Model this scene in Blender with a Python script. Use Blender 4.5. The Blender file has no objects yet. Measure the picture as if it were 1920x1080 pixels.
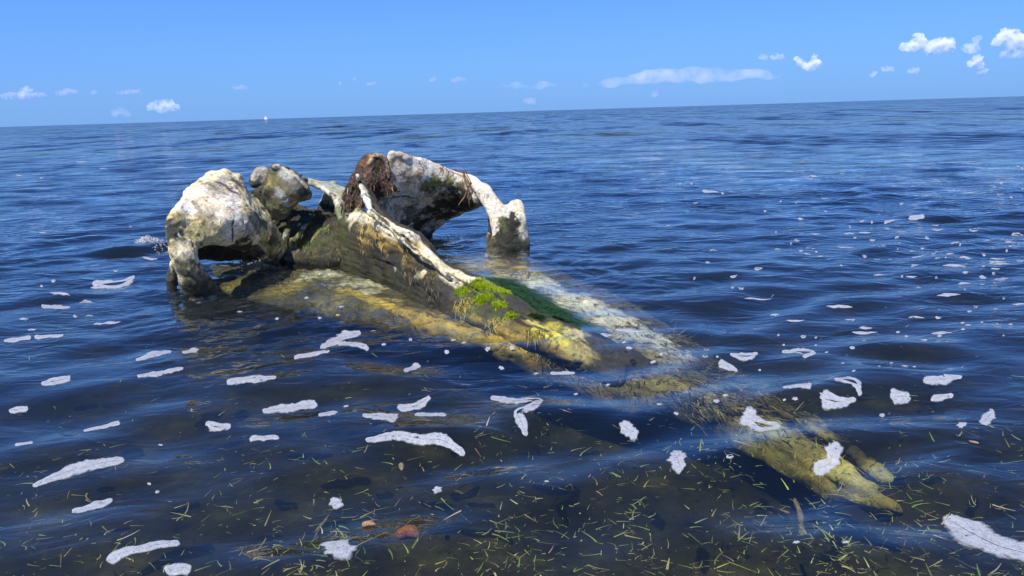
import bpy, math, time
import numpy as np
from mathutils import Matrix, Vector

# ------------------------------------------------------------------ camera, light, exposure
scene = bpy.context.scene
H = 1.1                      # camera height above the water
FPX = 1387.0                 # focal length in pixels of a 1920 wide picture
PITCH = math.radians(13.42)
ROLL = math.radians(-1.73)
SUN_EL, SUN_AZ = math.radians(60), math.radians(212)     # azimuth clockwise from +Y (view direction)

cam_data = bpy.data.cameras.new('camera')
cam_data.sensor_width = 36
cam_data.lens = FPX / 1920 * 36
cam_data.clip_start = 0.05
cam_data.clip_end = 40000
cam = bpy.data.objects.new('camera', cam_data)
scene.collection.objects.link(cam)
RM = Matrix.Rotation(math.pi / 2 - PITCH, 3, 'X') @ Matrix.Rotation(ROLL, 3, 'Z')
cam.matrix_world = Matrix.Translation((0, 0, H)) @ RM.to_4x4()
scene.camera = cam

world = bpy.data.worlds.new('World')
scene.world = world
world.use_nodes = True
wn = world.node_tree
wn.nodes.clear()
sky = wn.nodes.new('ShaderNodeTexSky')
sky.sky_type = 'NISHITA'
sky.sun_disc = False
sky.sun_elevation = SUN_EL
sky.sun_rotation = SUN_AZ
sky.altitude = 0
sky.air_density = 1.0
sky.dust_density = 0.25
sky.ozone_density = 2.5
tint = wn.nodes.new('ShaderNodeMix')
tint.data_type = 'RGBA'
tint.blend_type = 'MULTIPLY'
tint.inputs[0].default_value = 1
tint.inputs[7].default_value = (0.36, 0.74, 1.60, 1)
bg = wn.nodes.new('ShaderNodeBackground')
bg.inputs['Strength'].default_value = 0.083
wo = wn.nodes.new('ShaderNodeOutputWorld')
wn.links.new(sky.outputs[0], tint.inputs[6])
# the sky pales evenly towards the horizon all round
wtc = wn.nodes.new('ShaderNodeTexCoord'); wsx = wn.nodes.new('ShaderNodeSeparateXYZ')
wn.links.new(wtc.outputs['Generated'], wsx.inputs[0])
wm1 = wn.nodes.new('ShaderNodeMath'); wm1.operation = 'SUBTRACT'; wm1.inputs[0].default_value = 1.0; wm1.use_clamp = True
wn.links.new(wsx.outputs['Z'], wm1.inputs[1])
wm2 = wn.nodes.new('ShaderNodeMath'); wm2.operation = 'POWER'; wm2.inputs[1].default_value = 6.0
wn.links.new(wm1.outputs[0], wm2.inputs[0])
wm3 = wn.nodes.new('ShaderNodeMath'); wm3.operation = 'MULTIPLY'; wm3.inputs[1].default_value = 0.85
wn.links.new(wm2.outputs[0], wm3.inputs[0])
pale = wn.nodes.new('ShaderNodeMix'); pale.data_type = 'RGBA'
pale.inputs[7].default_value = (1.80, 3.70, 7.7, 1)
wn.links.new(wm3.outputs[0], pale.inputs[0]); wn.links.new(tint.outputs[2], pale.inputs[6])
wn.links.new(pale.outputs[2], bg.inputs['Color'])
wn.links.new(bg.outputs[0], wo.inputs['Surface'])

sun_data = bpy.data.lights.new('sun', 'SUN')
sun_data.energy = 5.0
sun_data.angle = math.radians(0.53)
sun_data.color = (1.0, 0.94, 0.83)
sun = bpy.data.objects.new('sun', sun_data)
scene.collection.objects.link(sun)
to_sun = Vector((math.sin(SUN_AZ) * math.cos(SUN_EL), math.cos(SUN_AZ) * math.cos(SUN_EL), math.sin(SUN_EL)))
sun.rotation_euler = to_sun.to_track_quat('Z', 'Y').to_euler()

scene.view_settings.view_transform = 'Standard'
scene.view_settings.look = 'None'
scene.view_settings.exposure = 0.45
scene.view_settings.gamma = 1.0
scene.view_settings.use_curve_mapping = False
scene.render.engine = 'CYCLES'
scene.cycles.use_denoising = True
scene.cycles.max_bounces = 8
scene.cycles.glossy_bounces = 4
scene.cycles.transparent_max_bounces = 16
scene.cycles.volume_bounces = 6

# ------------------------------------------------------------------ helpers
col = scene.collection
rng = np.random.default_rng(7)
Rn = np.array(RM)
CAM = np.array([0, 0, H])

def rays(px, py):
    px = np.asarray(px, float); py = np.asarray(py, float)
    v = np.stack([(px - 960) / FPX, -(py - 540) / FPX, -np.ones_like(px)], -1)
    return v @ Rn.T

def on_level(px, py, z=0.0):
    q = rays(px, py)
    t = (z - H) / q[..., 2]
    return CAM + q * np.asarray(t)[..., None]

# skull frame: W runs along the two brow wings, D towards the tip of the beak
SA = on_level(370, 545); SB = on_level(940, 470)
Wd = (SB - SA) / np.linalg.norm(SB - SA)
Dd = np.array([Wd[1], -Wd[0], 0.0])

def on_slab(px, py, d):
    q = rays(px, py)
    t = (d - (CAM - SA) @ Dd) / (q @ Dd)
    return CAM + q * np.asarray(t)[..., None]

def to_local(p):
    p = np.asarray(p) - SA
    return np.stack([p @ Wd, -(p @ Dd), p[..., 2]], -1)

def to_world(p):
    p = np.asarray(p)
    return SA + p[..., :1] * Wd - p[..., 1:2] * Dd + p[..., 2:3] * np.array([0, 0, 1.])

def mesh_from(name, verts, faces, mat=None, smooth=True):
    me = bpy.data.meshes.new(name)
    verts = np.ascontiguousarray(verts, dtype=np.float32)
    faces = np.asarray(faces, dtype=np.int32)
    n = faces.shape[1]
    me.vertices.add(len(verts)); me.vertices.foreach_set('co', verts.ravel())
    me.loops.add(faces.size); me.loops.foreach_set('vertex_index', faces.ravel())
    me.polygons.add(len(faces))
    me.polygons.foreach_set('loop_start', np.arange(0, faces.size, n, dtype=np.int32))
    me.polygons.foreach_set('loop_total', np.full(len(faces), n, dtype=np.int32))
    me.update(calc_edges=True)
    if smooth:
        me.polygons.foreach_set('use_smooth', np.ones(len(faces), dtype=bool))
    if mat: me.materials.append(mat)
    return me

def link(name, me, parent=None, label=None, cat=None, group=None, kind=None):
    o = bpy.data.objects.new(name, me)
    col.objects.link(o)
    if parent: o.parent = parent
    if label: o['label'] = label
    if cat: o['category'] = cat
    if group: o['group'] = group
    if kind: o['kind'] = kind
    return o

class NT:
    """small helper to write node trees"""
    def __init__(s, name):
        s.m = bpy.data.materials.new(name); s.m.use_nodes = True
        s.t = s.m.node_tree; s.t.nodes.clear()
        s.out = s.t.nodes.new('ShaderNodeOutputMaterial')
    def n(s, kind, **kw):
        nd = s.t.nodes.new('ShaderNode' + kind)
        for k, v in kw.items():
            if k.startswith('i_'):
                key = k[2:].replace('_', ' ')
                nd.inputs[key].default_value = v
            else: setattr(nd, k, v)
        return nd
    def l(s, a, b): s.t.links.new(a, b)
    def math(s, op, a, b=None, c=None, clamp=False):
        nd = s.t.nodes.new('ShaderNodeMath'); nd.operation = op; nd.use_clamp = clamp
        for i, v in enumerate((a, b, c)):
            if v is None: continue
            if isinstance(v, (int, float)): nd.inputs[i].default_value = v
            else: s.l(v, nd.inputs[i])
        return nd.outputs[0]
    def ramp(s, fac, stops):
        r = s.t.nodes.new('ShaderNodeValToRGB')
        e = r.color_ramp.elements
        while len(e) < len(stops): e.new(0.5)
        for el, (p, c) in zip(e, stops):
            el.position = p; el.color = (c if len(c) == 4 else (*c, 1))
        s.l(fac, r.inputs[0]); return r.outputs[0]
    def mix(s, fac, a, b, blend='MIX'):
        nd = s.t.nodes.new('ShaderNodeMix'); nd.data_type = 'RGBA'; nd.blend_type = blend
        for i, v in ((0, fac), (6, a), (7, b)):
            if isinstance(v, (int, float)): nd.inputs[i].default_value = v
            elif isinstance(v, tuple): nd.inputs[i].default_value = (*v, 1) if len(v) == 3 else v
            else: s.l(v, nd.inputs[i])
        return nd.outputs[2]

def smooth01(a, b, x):
    t = np.clip((x - a) / (b - a), 0, 1); return t * t * (3 - 2 * t)

def vnoise(p, cell, seed):
    """value noise at scattered points"""
    cell = np.broadcast_to(np.asarray(cell, float), (3,))
    x = p / cell + 100.0; i = np.floor(x).astype(np.int64); f = x - i; f = f * f * (3 - 2 * f)
    def h(a, b, c):
        n = (a * 73856093) ^ (b * 19349663) ^ (c * 83492791) ^ (seed * 2654435761)
        n = (n ^ (n >> 13)) * 1274126177 & 0x7fffffff
        return ((n ^ (n >> 16)) & 0xffff) / 32767.5 - 1
    r = 0
    for a in (0, 1):
        for b in (0, 1):
            for c in (0, 1):
                wgt = (f[:, 0] if a else 1 - f[:, 0]) * (f[:, 1] if b else 1 - f[:, 1]) * (f[:, 2] if c else 1 - f[:, 2])
                r = r + wgt * h(i[:, 0] + a, i[:, 1] + b, i[:, 2] + c)
    return r

def fbm(p, cell, seed, o=3):
    cell = np.asarray(cell, float); r = 0; a = 1.0
    for k in range(o):
        r = r + a * vnoise(p, cell / 2 ** k, seed + 17 * k); a *= 0.55
    return r / 1.6

# ------------------------------------------------------------------ waves
wr = np.random.default_rng(21)
NW = 72
LAM = np.exp(np.linspace(math.log(0.11), math.log(3.4), NW)) * wr.uniform(0.94, 1.06, NW)
ANG = -math.pi / 2 + math.radians(14) + wr.normal(0, math.radians(24), NW)
PHS = wr.uniform(0, 2 * math.pi, NW)
SLOPE = 0.043 * np.exp(-((np.log(LAM) - math.log(0.46)) / 0.80) ** 2) + 0.0055
AMP = SLOPE * LAM / (2 * math.pi)

def wave_height(x, y):
    x = np.asarray(x, float); y = np.asarray(y, float)
    r = np.hypot(x, y) + 1e-6
    cell = np.maximum(r * r * 0.0011, r * 0.0022)             # grid spacing at this range
    xx = x + 0.10 * np.sin(1.3 * y + 0.7) + 0.05 * np.sin(3.1 * y + 1.9 * x)
    yy = y + 0.14 * np.sin(0.9 * x + 1.1) + 0.05 * np.sin(2.7 * x + 1.2)
    h = np.zeros_like(x); env = 0.75 + 0.35 * np.sin(0.8 * x + 1.0) * np.sin(0.55 * y + 0.4)
    far = 0.78 + 0.10 * smooth01(3.0, 9.0, r)
    for lam, a, an, ph in zip(LAM, AMP, ANG, PHS):
        k = 2 * math.pi / lam
        att = 1 - smooth01(0.16, 0.42, cell / lam)
        amp = a * att * (far if lam > 0.3 else far * (0.5 + 0.5 * smooth01(3.5, 7.5, r)))
        h += amp * np.sin(k * (math.cos(an) * xx + math.sin(an) * yy) + ph)
    h = h * env
    h = h + 5.0 * h * h * np.sign(h) * 0.5
    # short chop thrown back by the skull
    q = np.stack([x, y, np.zeros_like(x)], -1) - SA
    w = q @ Wd; d = q @ Dd
    near = np.exp(-(np.maximum(0, np.abs(w - 1.2) - 1.2) ** 2 + np.maximum(0, np.abs(d - 0.5) - 1.0) ** 2) / 0.18)
    qq = np.stack([w.ravel(), d.ravel(), 0 * w.ravel()], -1)
    sel = near.ravel() > 0.003
    chop = np.zeros(qq.shape[0])
    if sel.any():
        qs = qq[sel]
        chop[sel] = 0.011 * vnoise(qs, (.22, .13, 1), 5) + 0.005 * vnoise(qs, (.09, .06, 1), 6) + 0.0022 * vnoise(qs, (.04, .028, 1), 7)
    chop = chop.reshape(w.shape)
    return h * (1 - 0.35 * near) + near * chop

# ------------------------------------------------------------------ water
def water_material():
    s = NT('sea_water')
    geo = s.n('NewGeometry')
    sep = s.n('SeparateXYZ'); s.l(geo.outputs['Position'], sep.inputs[0])
    dist = s.n('VectorMath', operation='LENGTH'); s.l(geo.outputs['Position'], dist.inputs[0])
    mp = s.n('Mapping'); s.l(geo.outputs['Position'], mp.inputs[0])
    mp.inputs['Scale'].default_value = (0.5, 1.15, 1)
    mp.inputs['Rotation'].default_value = (0, 0, math.radians(-8))
    mpf = s.n('Mapping'); s.l(geo.outputs['Position'], mpf.inputs[0])
    mpf.inputs['Scale'].default_value = (1.0, 0.42, 1)
    mpf.inputs['Rotation'].default_value = (0, 0, math.radians(-6))
    far_noise = s.n('TexNoise', noise_dimensions='2D')
    far_noise.inputs['Scale'].default_value = 0.14
    far_noise.inputs['Detail'].default_value = 7
    far_noise.inputs['Roughness'].default_value = 0.74
    s.l(mpf.outputs[0], far_noise.inputs['Vector'])
    rip = s.n('TexNoise', noise_dimensions='2D')
    rip.inputs['Scale'].default_value = 9
    rip.inputs['Detail'].default_value = 3
    rip.inputs['Distortion'].default_value = 0.6
    s.l(mp.outputs[0], rip.inputs['Vector'])
    patch = s.n('TexNoise', noise_dimensions='2D')
    patch.inputs['Scale'].default_value = 0.9
    s.l(geo.outputs['Position'], patch.inputs['Vector'])
    farfac = s.n('MapRange', clamp=True); s.l(dist.outputs['Value'], farfac.inputs[0])
    farfac.inputs[1].default_value = 7; farfac.inputs[2].default_value = 34
    farfac.inputs[3].default_value = 0.0; farfac.inputs[4].default_value = 1
    ripfac = s.n('MapRange', clamp=True); s.l(dist.outputs['Value'], ripfac.inputs[0])
    ripfac.inputs[1].default_value = 2.5; ripfac.inputs[2].default_value = 9
    ripfac.inputs[3].default_value = 0.22; ripfac.inputs[4].default_value = 1.0
    h2 = s.math('MULTIPLY', s.math('MULTIPLY', rip.outputs[0], s.math('MULTIPLY', ripfac.outputs[0], patch.outputs[0])), 0.040)
    bump0 = s.n('Bump'); bump0.inputs['Strength'].default_value = 1; bump0.inputs['Distance'].default_value = 1
    s.l(h2, bump0.inputs['Height'])
    mid_noise = s.n('TexNoise', noise_dimensions='2D')
    mid_noise.inputs['Scale'].default_value = 1.9
    mid_noise.inputs['Detail'].default_value = 2.5
    mid_noise.inputs['Roughness'].default_value = 0.6
    s.l(mp.outputs[0], mid_noise.inputs['Vector'])
    midfac = s.n('MapRange', clamp=True); s.l(dist.outputs['Value'], midfac.inputs[0])
    midfac.inputs[1].default_value = 4.5; midfac.inputs[2].default_value = 16
    midfac.inputs[3].default_value = 0.0; midfac.inputs[4].default_value = 1
    cen2 = s.n('VectorMath', operation='SUBTRACT'); s.l(mid_noise.outputs['Color'], cen2.inputs[0]); cen2.inputs[1].default_value = (.5, .5, .5)
    flat2 = s.n('VectorMath', operation='MULTIPLY'); s.l(cen2.outputs[0], flat2.inputs[0]); flat2.inputs[1].default_value = (0.4, 0.8, 0)
    scl2 = s.n('VectorMath', operation='SCALE'); s.l(flat2.outputs[0], scl2.inputs[0]); s.l(midfac.outputs[0], scl2.inputs['Scale'])
    add2 = s.n('VectorMath', operation='ADD'); s.l(bump0.outputs[0], add2.inputs[0]); s.l(scl2.outputs[0], add2.inputs[1])
    cen = s.n('VectorMath', operation='SUBTRACT'); s.l(far_noise.outputs['Color'], cen.inputs[0]); cen.inputs[1].default_value = (.5, .5, .5)
    flat = s.n('VectorMath', operation='MULTIPLY'); s.l(cen.outputs[0], flat.inputs[0]); flat.inputs[1].default_value = (0.9, 2.2, 0)
    scl = s.n('VectorMath', operation='SCALE'); s.l(flat.outputs[0], scl.inputs[0]); s.l(farfac.outputs[0], scl.inputs['Scale'])
    add = s.n('VectorMath', operation='ADD'); s.l(add2.outputs[0], add.inputs[0]); s.l(scl.outputs[0], add.inputs[1])
    bump = s.n('VectorMath', operation='NORMALIZE'); s.l(add.outputs[0], bump.inputs[0])
    dot = s.n('VectorMath', operation='DOT_PRODUCT')
    s.l(bump.outputs[0], dot.inputs[0]); s.l(geo.outputs['Incoming'], dot.inputs[1])
    c = s.math('ABSOLUTE', dot.outputs['Value'])
    fr = s.math('POWER', s.math('SUBTRACT', 1.0, c, clamp=True), 5.0)
    fac = s.math('MULTIPLY_ADD', fr, 0.98, 0.02)
    gl = s.n('BsdfGlossy'); gl.inputs['Roughness'].default_value = 0.03
    gl.inputs['Color'].default_value = (1, 1, 1, 1)
    s.l(bump.outputs[0], gl.inputs['Normal'])
    tr = s.n('BsdfTransparent'); tr.inputs['Color'].default_value = (0.97, 0.98, 0.98, 1)
    mx = s.n('MixShader'); s.l(fac, mx.inputs[0]); s.l(tr.outputs[0], mx.inputs[1]); s.l(gl.outputs[0], mx.inputs[2])
    s.l(mx.outputs[0], s.out.inputs['Surface'])
    va = s.n('VolumeAbsorption'); va.inputs['Color'].default_value = (0.50, 0.54, 0.36, 1)
    va.inputs['Density'].default_value = 2.0
    vs = s.n('VolumeScatter'); vs.inputs['Color'].default_value = (0.26, 0.42, 0.85, 1); vs.inputs['Density'].default_value = 0.10
    ads = s.n('AddShader'); s.l(va.outputs[0], ads.inputs[0]); s.l(vs.outputs[0], ads.inputs[1])
    s.l(ads.outputs[0], s.out.inputs['Volume'])
    return s.m

def build_water():
    # polar grid: one row per picture row close by, so that ripples stay real geometry
    dense = np.radians(np.linspace(-47, 47, 1000))
    side = np.radians(np.arange(47 + 3, 360 - 47, 3.0))
    th = np.concatenate([dense, side])
    dep = np.radians(np.concatenate([np.linspace(58, 40, 60, endpoint=False), np.linspace(40, 1.6, 800, endpoint=False)]))
    r = H / np.tan(dep)
    r = np.concatenate([[0.12, 0.3, 0.5], r, np.geomspace(H / math.tan(math.radians(1.6)), 6000, 46)])
    Rr, T = np.meshgrid(r, th, indexing='ij')
    X = Rr * np.sin(T); Y = Rr * np.cos(T)
    Z = wave_height(X, Y)
    Z *= np.where(np.abs(((T + math.pi) % (2 * math.pi)) - math.pi) > math.radians(47.5), smooth01(9, 5, 0 * Rr + 6) * 0.0 + 1.0, 1.0)
    nr, nt = X.shape
    V = np.stack([X, Y, Z], -1).reshape(-1, 3)
    i = np.arange(nr - 1)[:, None]; j = np.arange(nt)[None, :]; j2 = (j + 1) % nt
    F = np.stack([i * nt + j, i * nt + j2, (i + 1) * nt + j2, (i + 1) * nt + j], -1).reshape(-1, 4)
    # close the body of water: centre, outer wall and floor (below the sea bed)
    n0 = len(V)
    ring = np.stack([6000 * np.sin(th), 6000 * np.cos(th), np.full(nt, -3.0)], -1)
    V = np.concatenate([V, ring, [[0, 0, wave_height(0, 0)]], [[0, 0, -3.0]]])
    jj = np.arange(nt); kk = (jj + 1) % nt
    last = (nr - 1) * nt
    wall = np.stack([last + jj, last + kk, n0 + kk, n0 + jj], -1)
    me = bpy.data.meshes.new('water')
    tri_c = np.stack([np.full(nt, n0 + nt), kk, jj], -1)
    tri_b = np.stack([np.full(nt, n0 + nt + 1), n0 + jj, n0 + kk], -1)
    quads = np.concatenate([F, wall]); tris = np.concatenate([tri_c, tri_b])
    loops = np.concatenate([quads.ravel(), tris.ravel()]).astype(np.int32)
    starts = np.concatenate([np.arange(len(quads)) * 4, len(quads) * 4 + np.arange(len(tris)) * 3]).astype(np.int32)
    tot = np.concatenate([np.full(len(quads), 4), np.full(len(tris), 3)]).astype(np.int32)
    me.vertices.add(len(V)); me.vertices.foreach_set('co', V.astype(np.float32).ravel())
    me.loops.add(len(loops)); me.loops.foreach_set('vertex_index', loops)
    me.polygons.add(len(starts)); me.polygons.foreach_set('loop_start', starts); me.polygons.foreach_set('loop_total', tot)
    me.update(calc_edges=True)
    me.polygons.foreach_set('use_smooth', np.ones(len(starts), dtype=bool))
    me.materials.append(water_material())
    link('water', me, kind='structure', label='blue rippled shallow sea reaching out to the horizon')
build_water()

# sea bed
def build_seabed():
    s = NT('sea_bed_mud')
    geo = s.n('NewGeometry')
    nz = s.n('TexNoise'); nz.inputs['Scale'].default_value = 3.5; nz.inputs['Detail'].default_value = 8
    nz.inputs['Roughness'].default_value = 0.65
    s.l(geo.outputs['Position'], nz.inputs['Vector'])
    c = s.ramp(nz.outputs[0], [(0.35, (0.025, 0.022, 0.015)), (0.55, (0.07, 0.06, 0.04)), (0.75, (0.18, 0.15, 0.09))])
    b = s.n('BsdfDiffuse'); s.l(c, b.inputs['Color'])
    s.l(b.outputs[0], s.out.inputs['Surface'])
    r = np.concatenate([np.linspace(0, 12, 60), np.geomspace(13, 5990, 30)])
    th = np.linspace(0, 2 * math.pi, 129)[:-1]
    Rr, T = np.meshgrid(r, th, indexing='ij')
    X = Rr * np.sin(T); Y = Rr * np.cos(T)
    Z = -0.50 + 0.05 * np.sin(1.7 * X + 0.4 * Y) * np.sin(1.3 * Y) + 0.03 * np.sin(4.1 * X + 2) * np.sin(3.3 * Y + 1) - 0.6 * smooth01(8, 60, Rr)
    nr, nt = X.shape
    i = np.arange(nr - 1)[:, None]; j = np.arange(nt)[None, :]; j2 = (j + 1) % nt
    F = np.stack([i * nt + j, (i + 1) * nt + j, (i + 1) * nt + j2, i * nt + j2], -1).reshape(-1, 4)
    link('sea_bed', mesh_from('sea_bed', np.stack([X, Y, Z], -1).reshape(-1, 3), F, s.m), kind='structure',
         label='dark muddy sea bed under the shallow water')
build_seabed()

# ------------------------------------------------------------------ volumetric sculpting
def noise3(shape, origin, vox, cell, seed):
    """smooth value noise on a voxel block, cell may be per axis (metres)"""
    cell = np.broadcast_to(np.asarray(cell, float), (3,))
    r = np.random.default_rng(seed)
    idx = []; n = []
    for a in range(3):
        x = (np.arange(shape[a]) * vox) / cell[a] + 0.37
        i = np.floor(x).astype(int); f = x - i; f = f * f * (3 - 2 * f)
        idx.append((i, f)); n.append(i.max() + 2)
    g = r.uniform(-1, 1, n).astype(np.float32)
    for a in range(3):
        i, f = idx[a]
        sh = [1, 1, 1]; sh[a] = -1; f = f.reshape(sh).astype(np.float32)
        g = np.take(g, i, axis=a) * (1 - f) + np.take(g, i + 1, axis=a) * f
    return g

def catmull(P, n):
    P = np.asarray(P, float)
    if len(P) == 2:
        t = np.linspace(0, 1, n)[:, None]; t = t.reshape((n,) + (1,) * (P.ndim - 1))
        return P[0] * (1 - t) + P[1] * t
    Q = np.concatenate([[2 * P[0] - P[1]], P, [2 * P[-1] - P[-2]]])
    u = np.linspace(0, len(P) - 1 - 1e-9, n); i = u.astype(int)
    t = (u - i).reshape((n,) + (1,) * (P.ndim - 1))
    a, b, c, d = Q[i], Q[i + 1], Q[i + 2], Q[i + 3]
    return 0.5 * (2 * b + (c - a) * t + (2 * a - 5 * b + 4 * c - d) * t * t + (3 * b - a - 3 * c + d) * t ** 3)

class Clay:
    def __init__(s, vox=0.008):
        s.vox = vox; s.balls = []; s.cuts = []
    def tube(s, pts, cut=False):                       # pts: (x,y,z,r) local
        P = np.asarray(pts, float)
        L = np.linalg.norm(np.diff(P[:, :3], axis=0), axis=1).sum()
        n = max(3, int(L / (0.30 * P[:, 3].mean())) + 2)
        (s.cuts if cut else s.balls).append(catmull(P, n))
    def sheet(s, rows):                                # rows x cols x (x,y,z,r)
        P = np.asarray(rows, float)
        l0 = np.linalg.norm(np.diff(P[..., :3], axis=0), axis=-1).sum(0).max()
        l1 = np.linalg.norm(np.diff(P[..., :3], axis=1), axis=-1).sum(1).max()
        rm = P[..., 3].mean()
        Q = catmull(P, max(3, int(l0 / (0.42 * rm)) + 2))
        Q = catmull(Q.transpose(1, 0, 2), max(3, int(l1 / (0.42 * rm)) + 2))
        s.balls.append(Q.reshape(-1, 4))
    def field(s, blur=2, rough=(0.006, 0.010), grain=None, seed=1):
        B = np.concatenate(s.balls)
        v = s.vox; m = 0.05
        lo = (B[:, :3] - B[:, 3:4]).min(0) - m; hi = (B[:, :3] + B[:, 3:4]).max(0) + m
        shp = np.ceil((hi - lo) / v).astype(int) + 1
        f = np.full(shp, 0.035, np.float32)
        def splat(arr, c, rad, band):
            k = rad + band
            a = np.maximum(((c - k - lo) / v).astype(int), 0); b = np.minimum(((c + k - lo) / v).astype(int) + 2, shp)
            if (b <= a).any(): return
            g = [((np.arange(a[i], b[i]) * v + lo[i]) - c[i]) ** 2 for i in range(3)]
            d = np.sqrt(g[0][:, None, None] + g[1][None, :, None] + g[2][None, None, :]) - rad
            sl = tuple(slice(a[i], b[i]) for i in range(3))
            arr[sl] = np.minimum(arr[sl], d)
        for x in B: splat(f, x[:3], x[3], 0.035)
        for _ in range(blur):
            for a in range(3):
                g = f.copy(); sl = [slice(None)] * 3
                lo_s = sl.copy(); hi_s = sl.copy(); md = sl.copy()
                lo_s[a] = slice(0, -2); hi_s[a] = slice(2, None); md[a] = slice(1, -1)
                g[tuple(md)] = (f[tuple(lo_s)] + 2 * f[tuple(md)] + f[tuple(hi_s)]) * 0.25
                f = g
        f += rough[1] * noise3(shp, lo, v, 0.085, seed) + 0.6 * rough[0] * noise3(shp, lo, v, 0.036, seed + 1) \
            + 0.4 * rough[0] * noise3(shp, lo, v, 0.018, seed + 2)
        if grain: f += grain[0] * noise3(shp, lo, v, grain[1], seed + 3)
        if s.cuts:
            c = np.full(shp, 0.05, np.float32)
            for x in np.concatenate(s.cuts): splat(c, x[:3], x[3], 0.05)
            c += 0.35 * rough[0] * noise3(shp, lo, v, 0.03, seed + 9)
            f = np.maximum(f, -c)
        f[0] = f[-1] = 0.03; f[:, 0] = f[:, -1] = 0.03; f[:, :, 0] = f[:, :, -1] = 0.03
        return f, lo
    def mesh(s, **kw):
        f, lo = s.field(**kw)
        v, q = surface_nets(f)
        return v * s.vox + lo, q

def surface_nets(f):
    ins = f < 0
    X, Y, Z = f.shape
    cnt = np.zeros((X - 1, Y - 1, Z - 1), np.int8)
    for dx in (0, 1):
        for dy in (0, 1):
            for dz in (0, 1):
                cnt += ins[dx:X - 1 + dx, dy:Y - 1 + dy, dz:Z - 1 + dz]
    act = (cnt > 0) & (cnt < 8)
    ci = np.argwhere(act)
    idm = np.full(act.shape, -1, np.int32); idm[act] = np.arange(len(ci))
    acc = np.zeros((len(ci), 3), np.float32); n = np.zeros(len(ci), np.float32)
    cor = [(a, b, c) for a in (0, 1) for b in (0, 1) for c in (0, 1)]
    for a in cor:
        for ax in range(3):
            if a[ax]: continue
            b = list(a); b[ax] = 1
            fa = f[ci[:, 0] + a[0], ci[:, 1] + a[1], ci[:, 2] + a[2]]
            fb = f[ci[:, 0] + b[0], ci[:, 1] + b[1], ci[:, 2] + b[2]]
            m = (fa < 0) != (fb < 0)
            t = np.where(m, fa / np.where(m, fa - fb, 1), 0)
            p = np.tile(np.array(a, np.float32), (len(ci), 1)); p[:, ax] += t
            acc += p * m[:, None]; n += m
    V = ci + acc / n[:, None]
    Q = []
    for ax in range(3):
        u, w = [(1, 2), (2, 0), (0, 1)][ax]
        sl0 = [slice(None)] * 3; sl1 = [slice(None)] * 3
        sl0[ax] = slice(0, -1); sl1[ax] = slice(1, None)
        a = ins[tuple(sl0)]; b = ins[tuple(sl1)]
        e = np.argwhere(a != b)
        e = e[(e[:, u] > 0) & (e[:, w] > 0) & (e[:, u] < f.shape[u] - 1) & (e[:, w] < f.shape[w] - 1)]
        s0 = a[e[:, 0], e[:, 1], e[:, 2]]
        def g(du, dw):
            k = e.copy(); k[:, u] -= du; k[:, w] -= dw
            return idm[k[:, 0], k[:, 1], k[:, 2]]
        q = np.stack([g(1, 1), g(0, 1), g(0, 0), g(1, 0)], -1)
        q[~s0] = q[~s0][:, ::-1]
        Q.append(q)
    return V, np.concatenate(Q)

# bone colours; INK and DARK also paint shade in hollows and under edges
WHITE = (0.86, 0.81, 0.72); CREAM = (0.74, 0.67, 0.45); PINK = (0.66, 0.52, 0.47); GREY = (0.30, 0.29, 0.26)
YEL = (0.52, 0.44, 0.14); OLIVE = (0.095, 0.095, 0.022); DARK = (0.012, 0.013, 0.010); GREEN = (0.08, 0.12, 0.02)
MOSS = (0.22, 0.34, 0.015); RUST = (0.40, 0.19, 0.075); GOLD = (0.50, 0.31, 0.05); PALEG = (0.42, 0.46, 0.34)
BROWN = (0.13, 0.065, 0.035); INK = (0.014, 0.013, 0.010); SLATE = (0.026, 0.026, 0.023)

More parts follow.
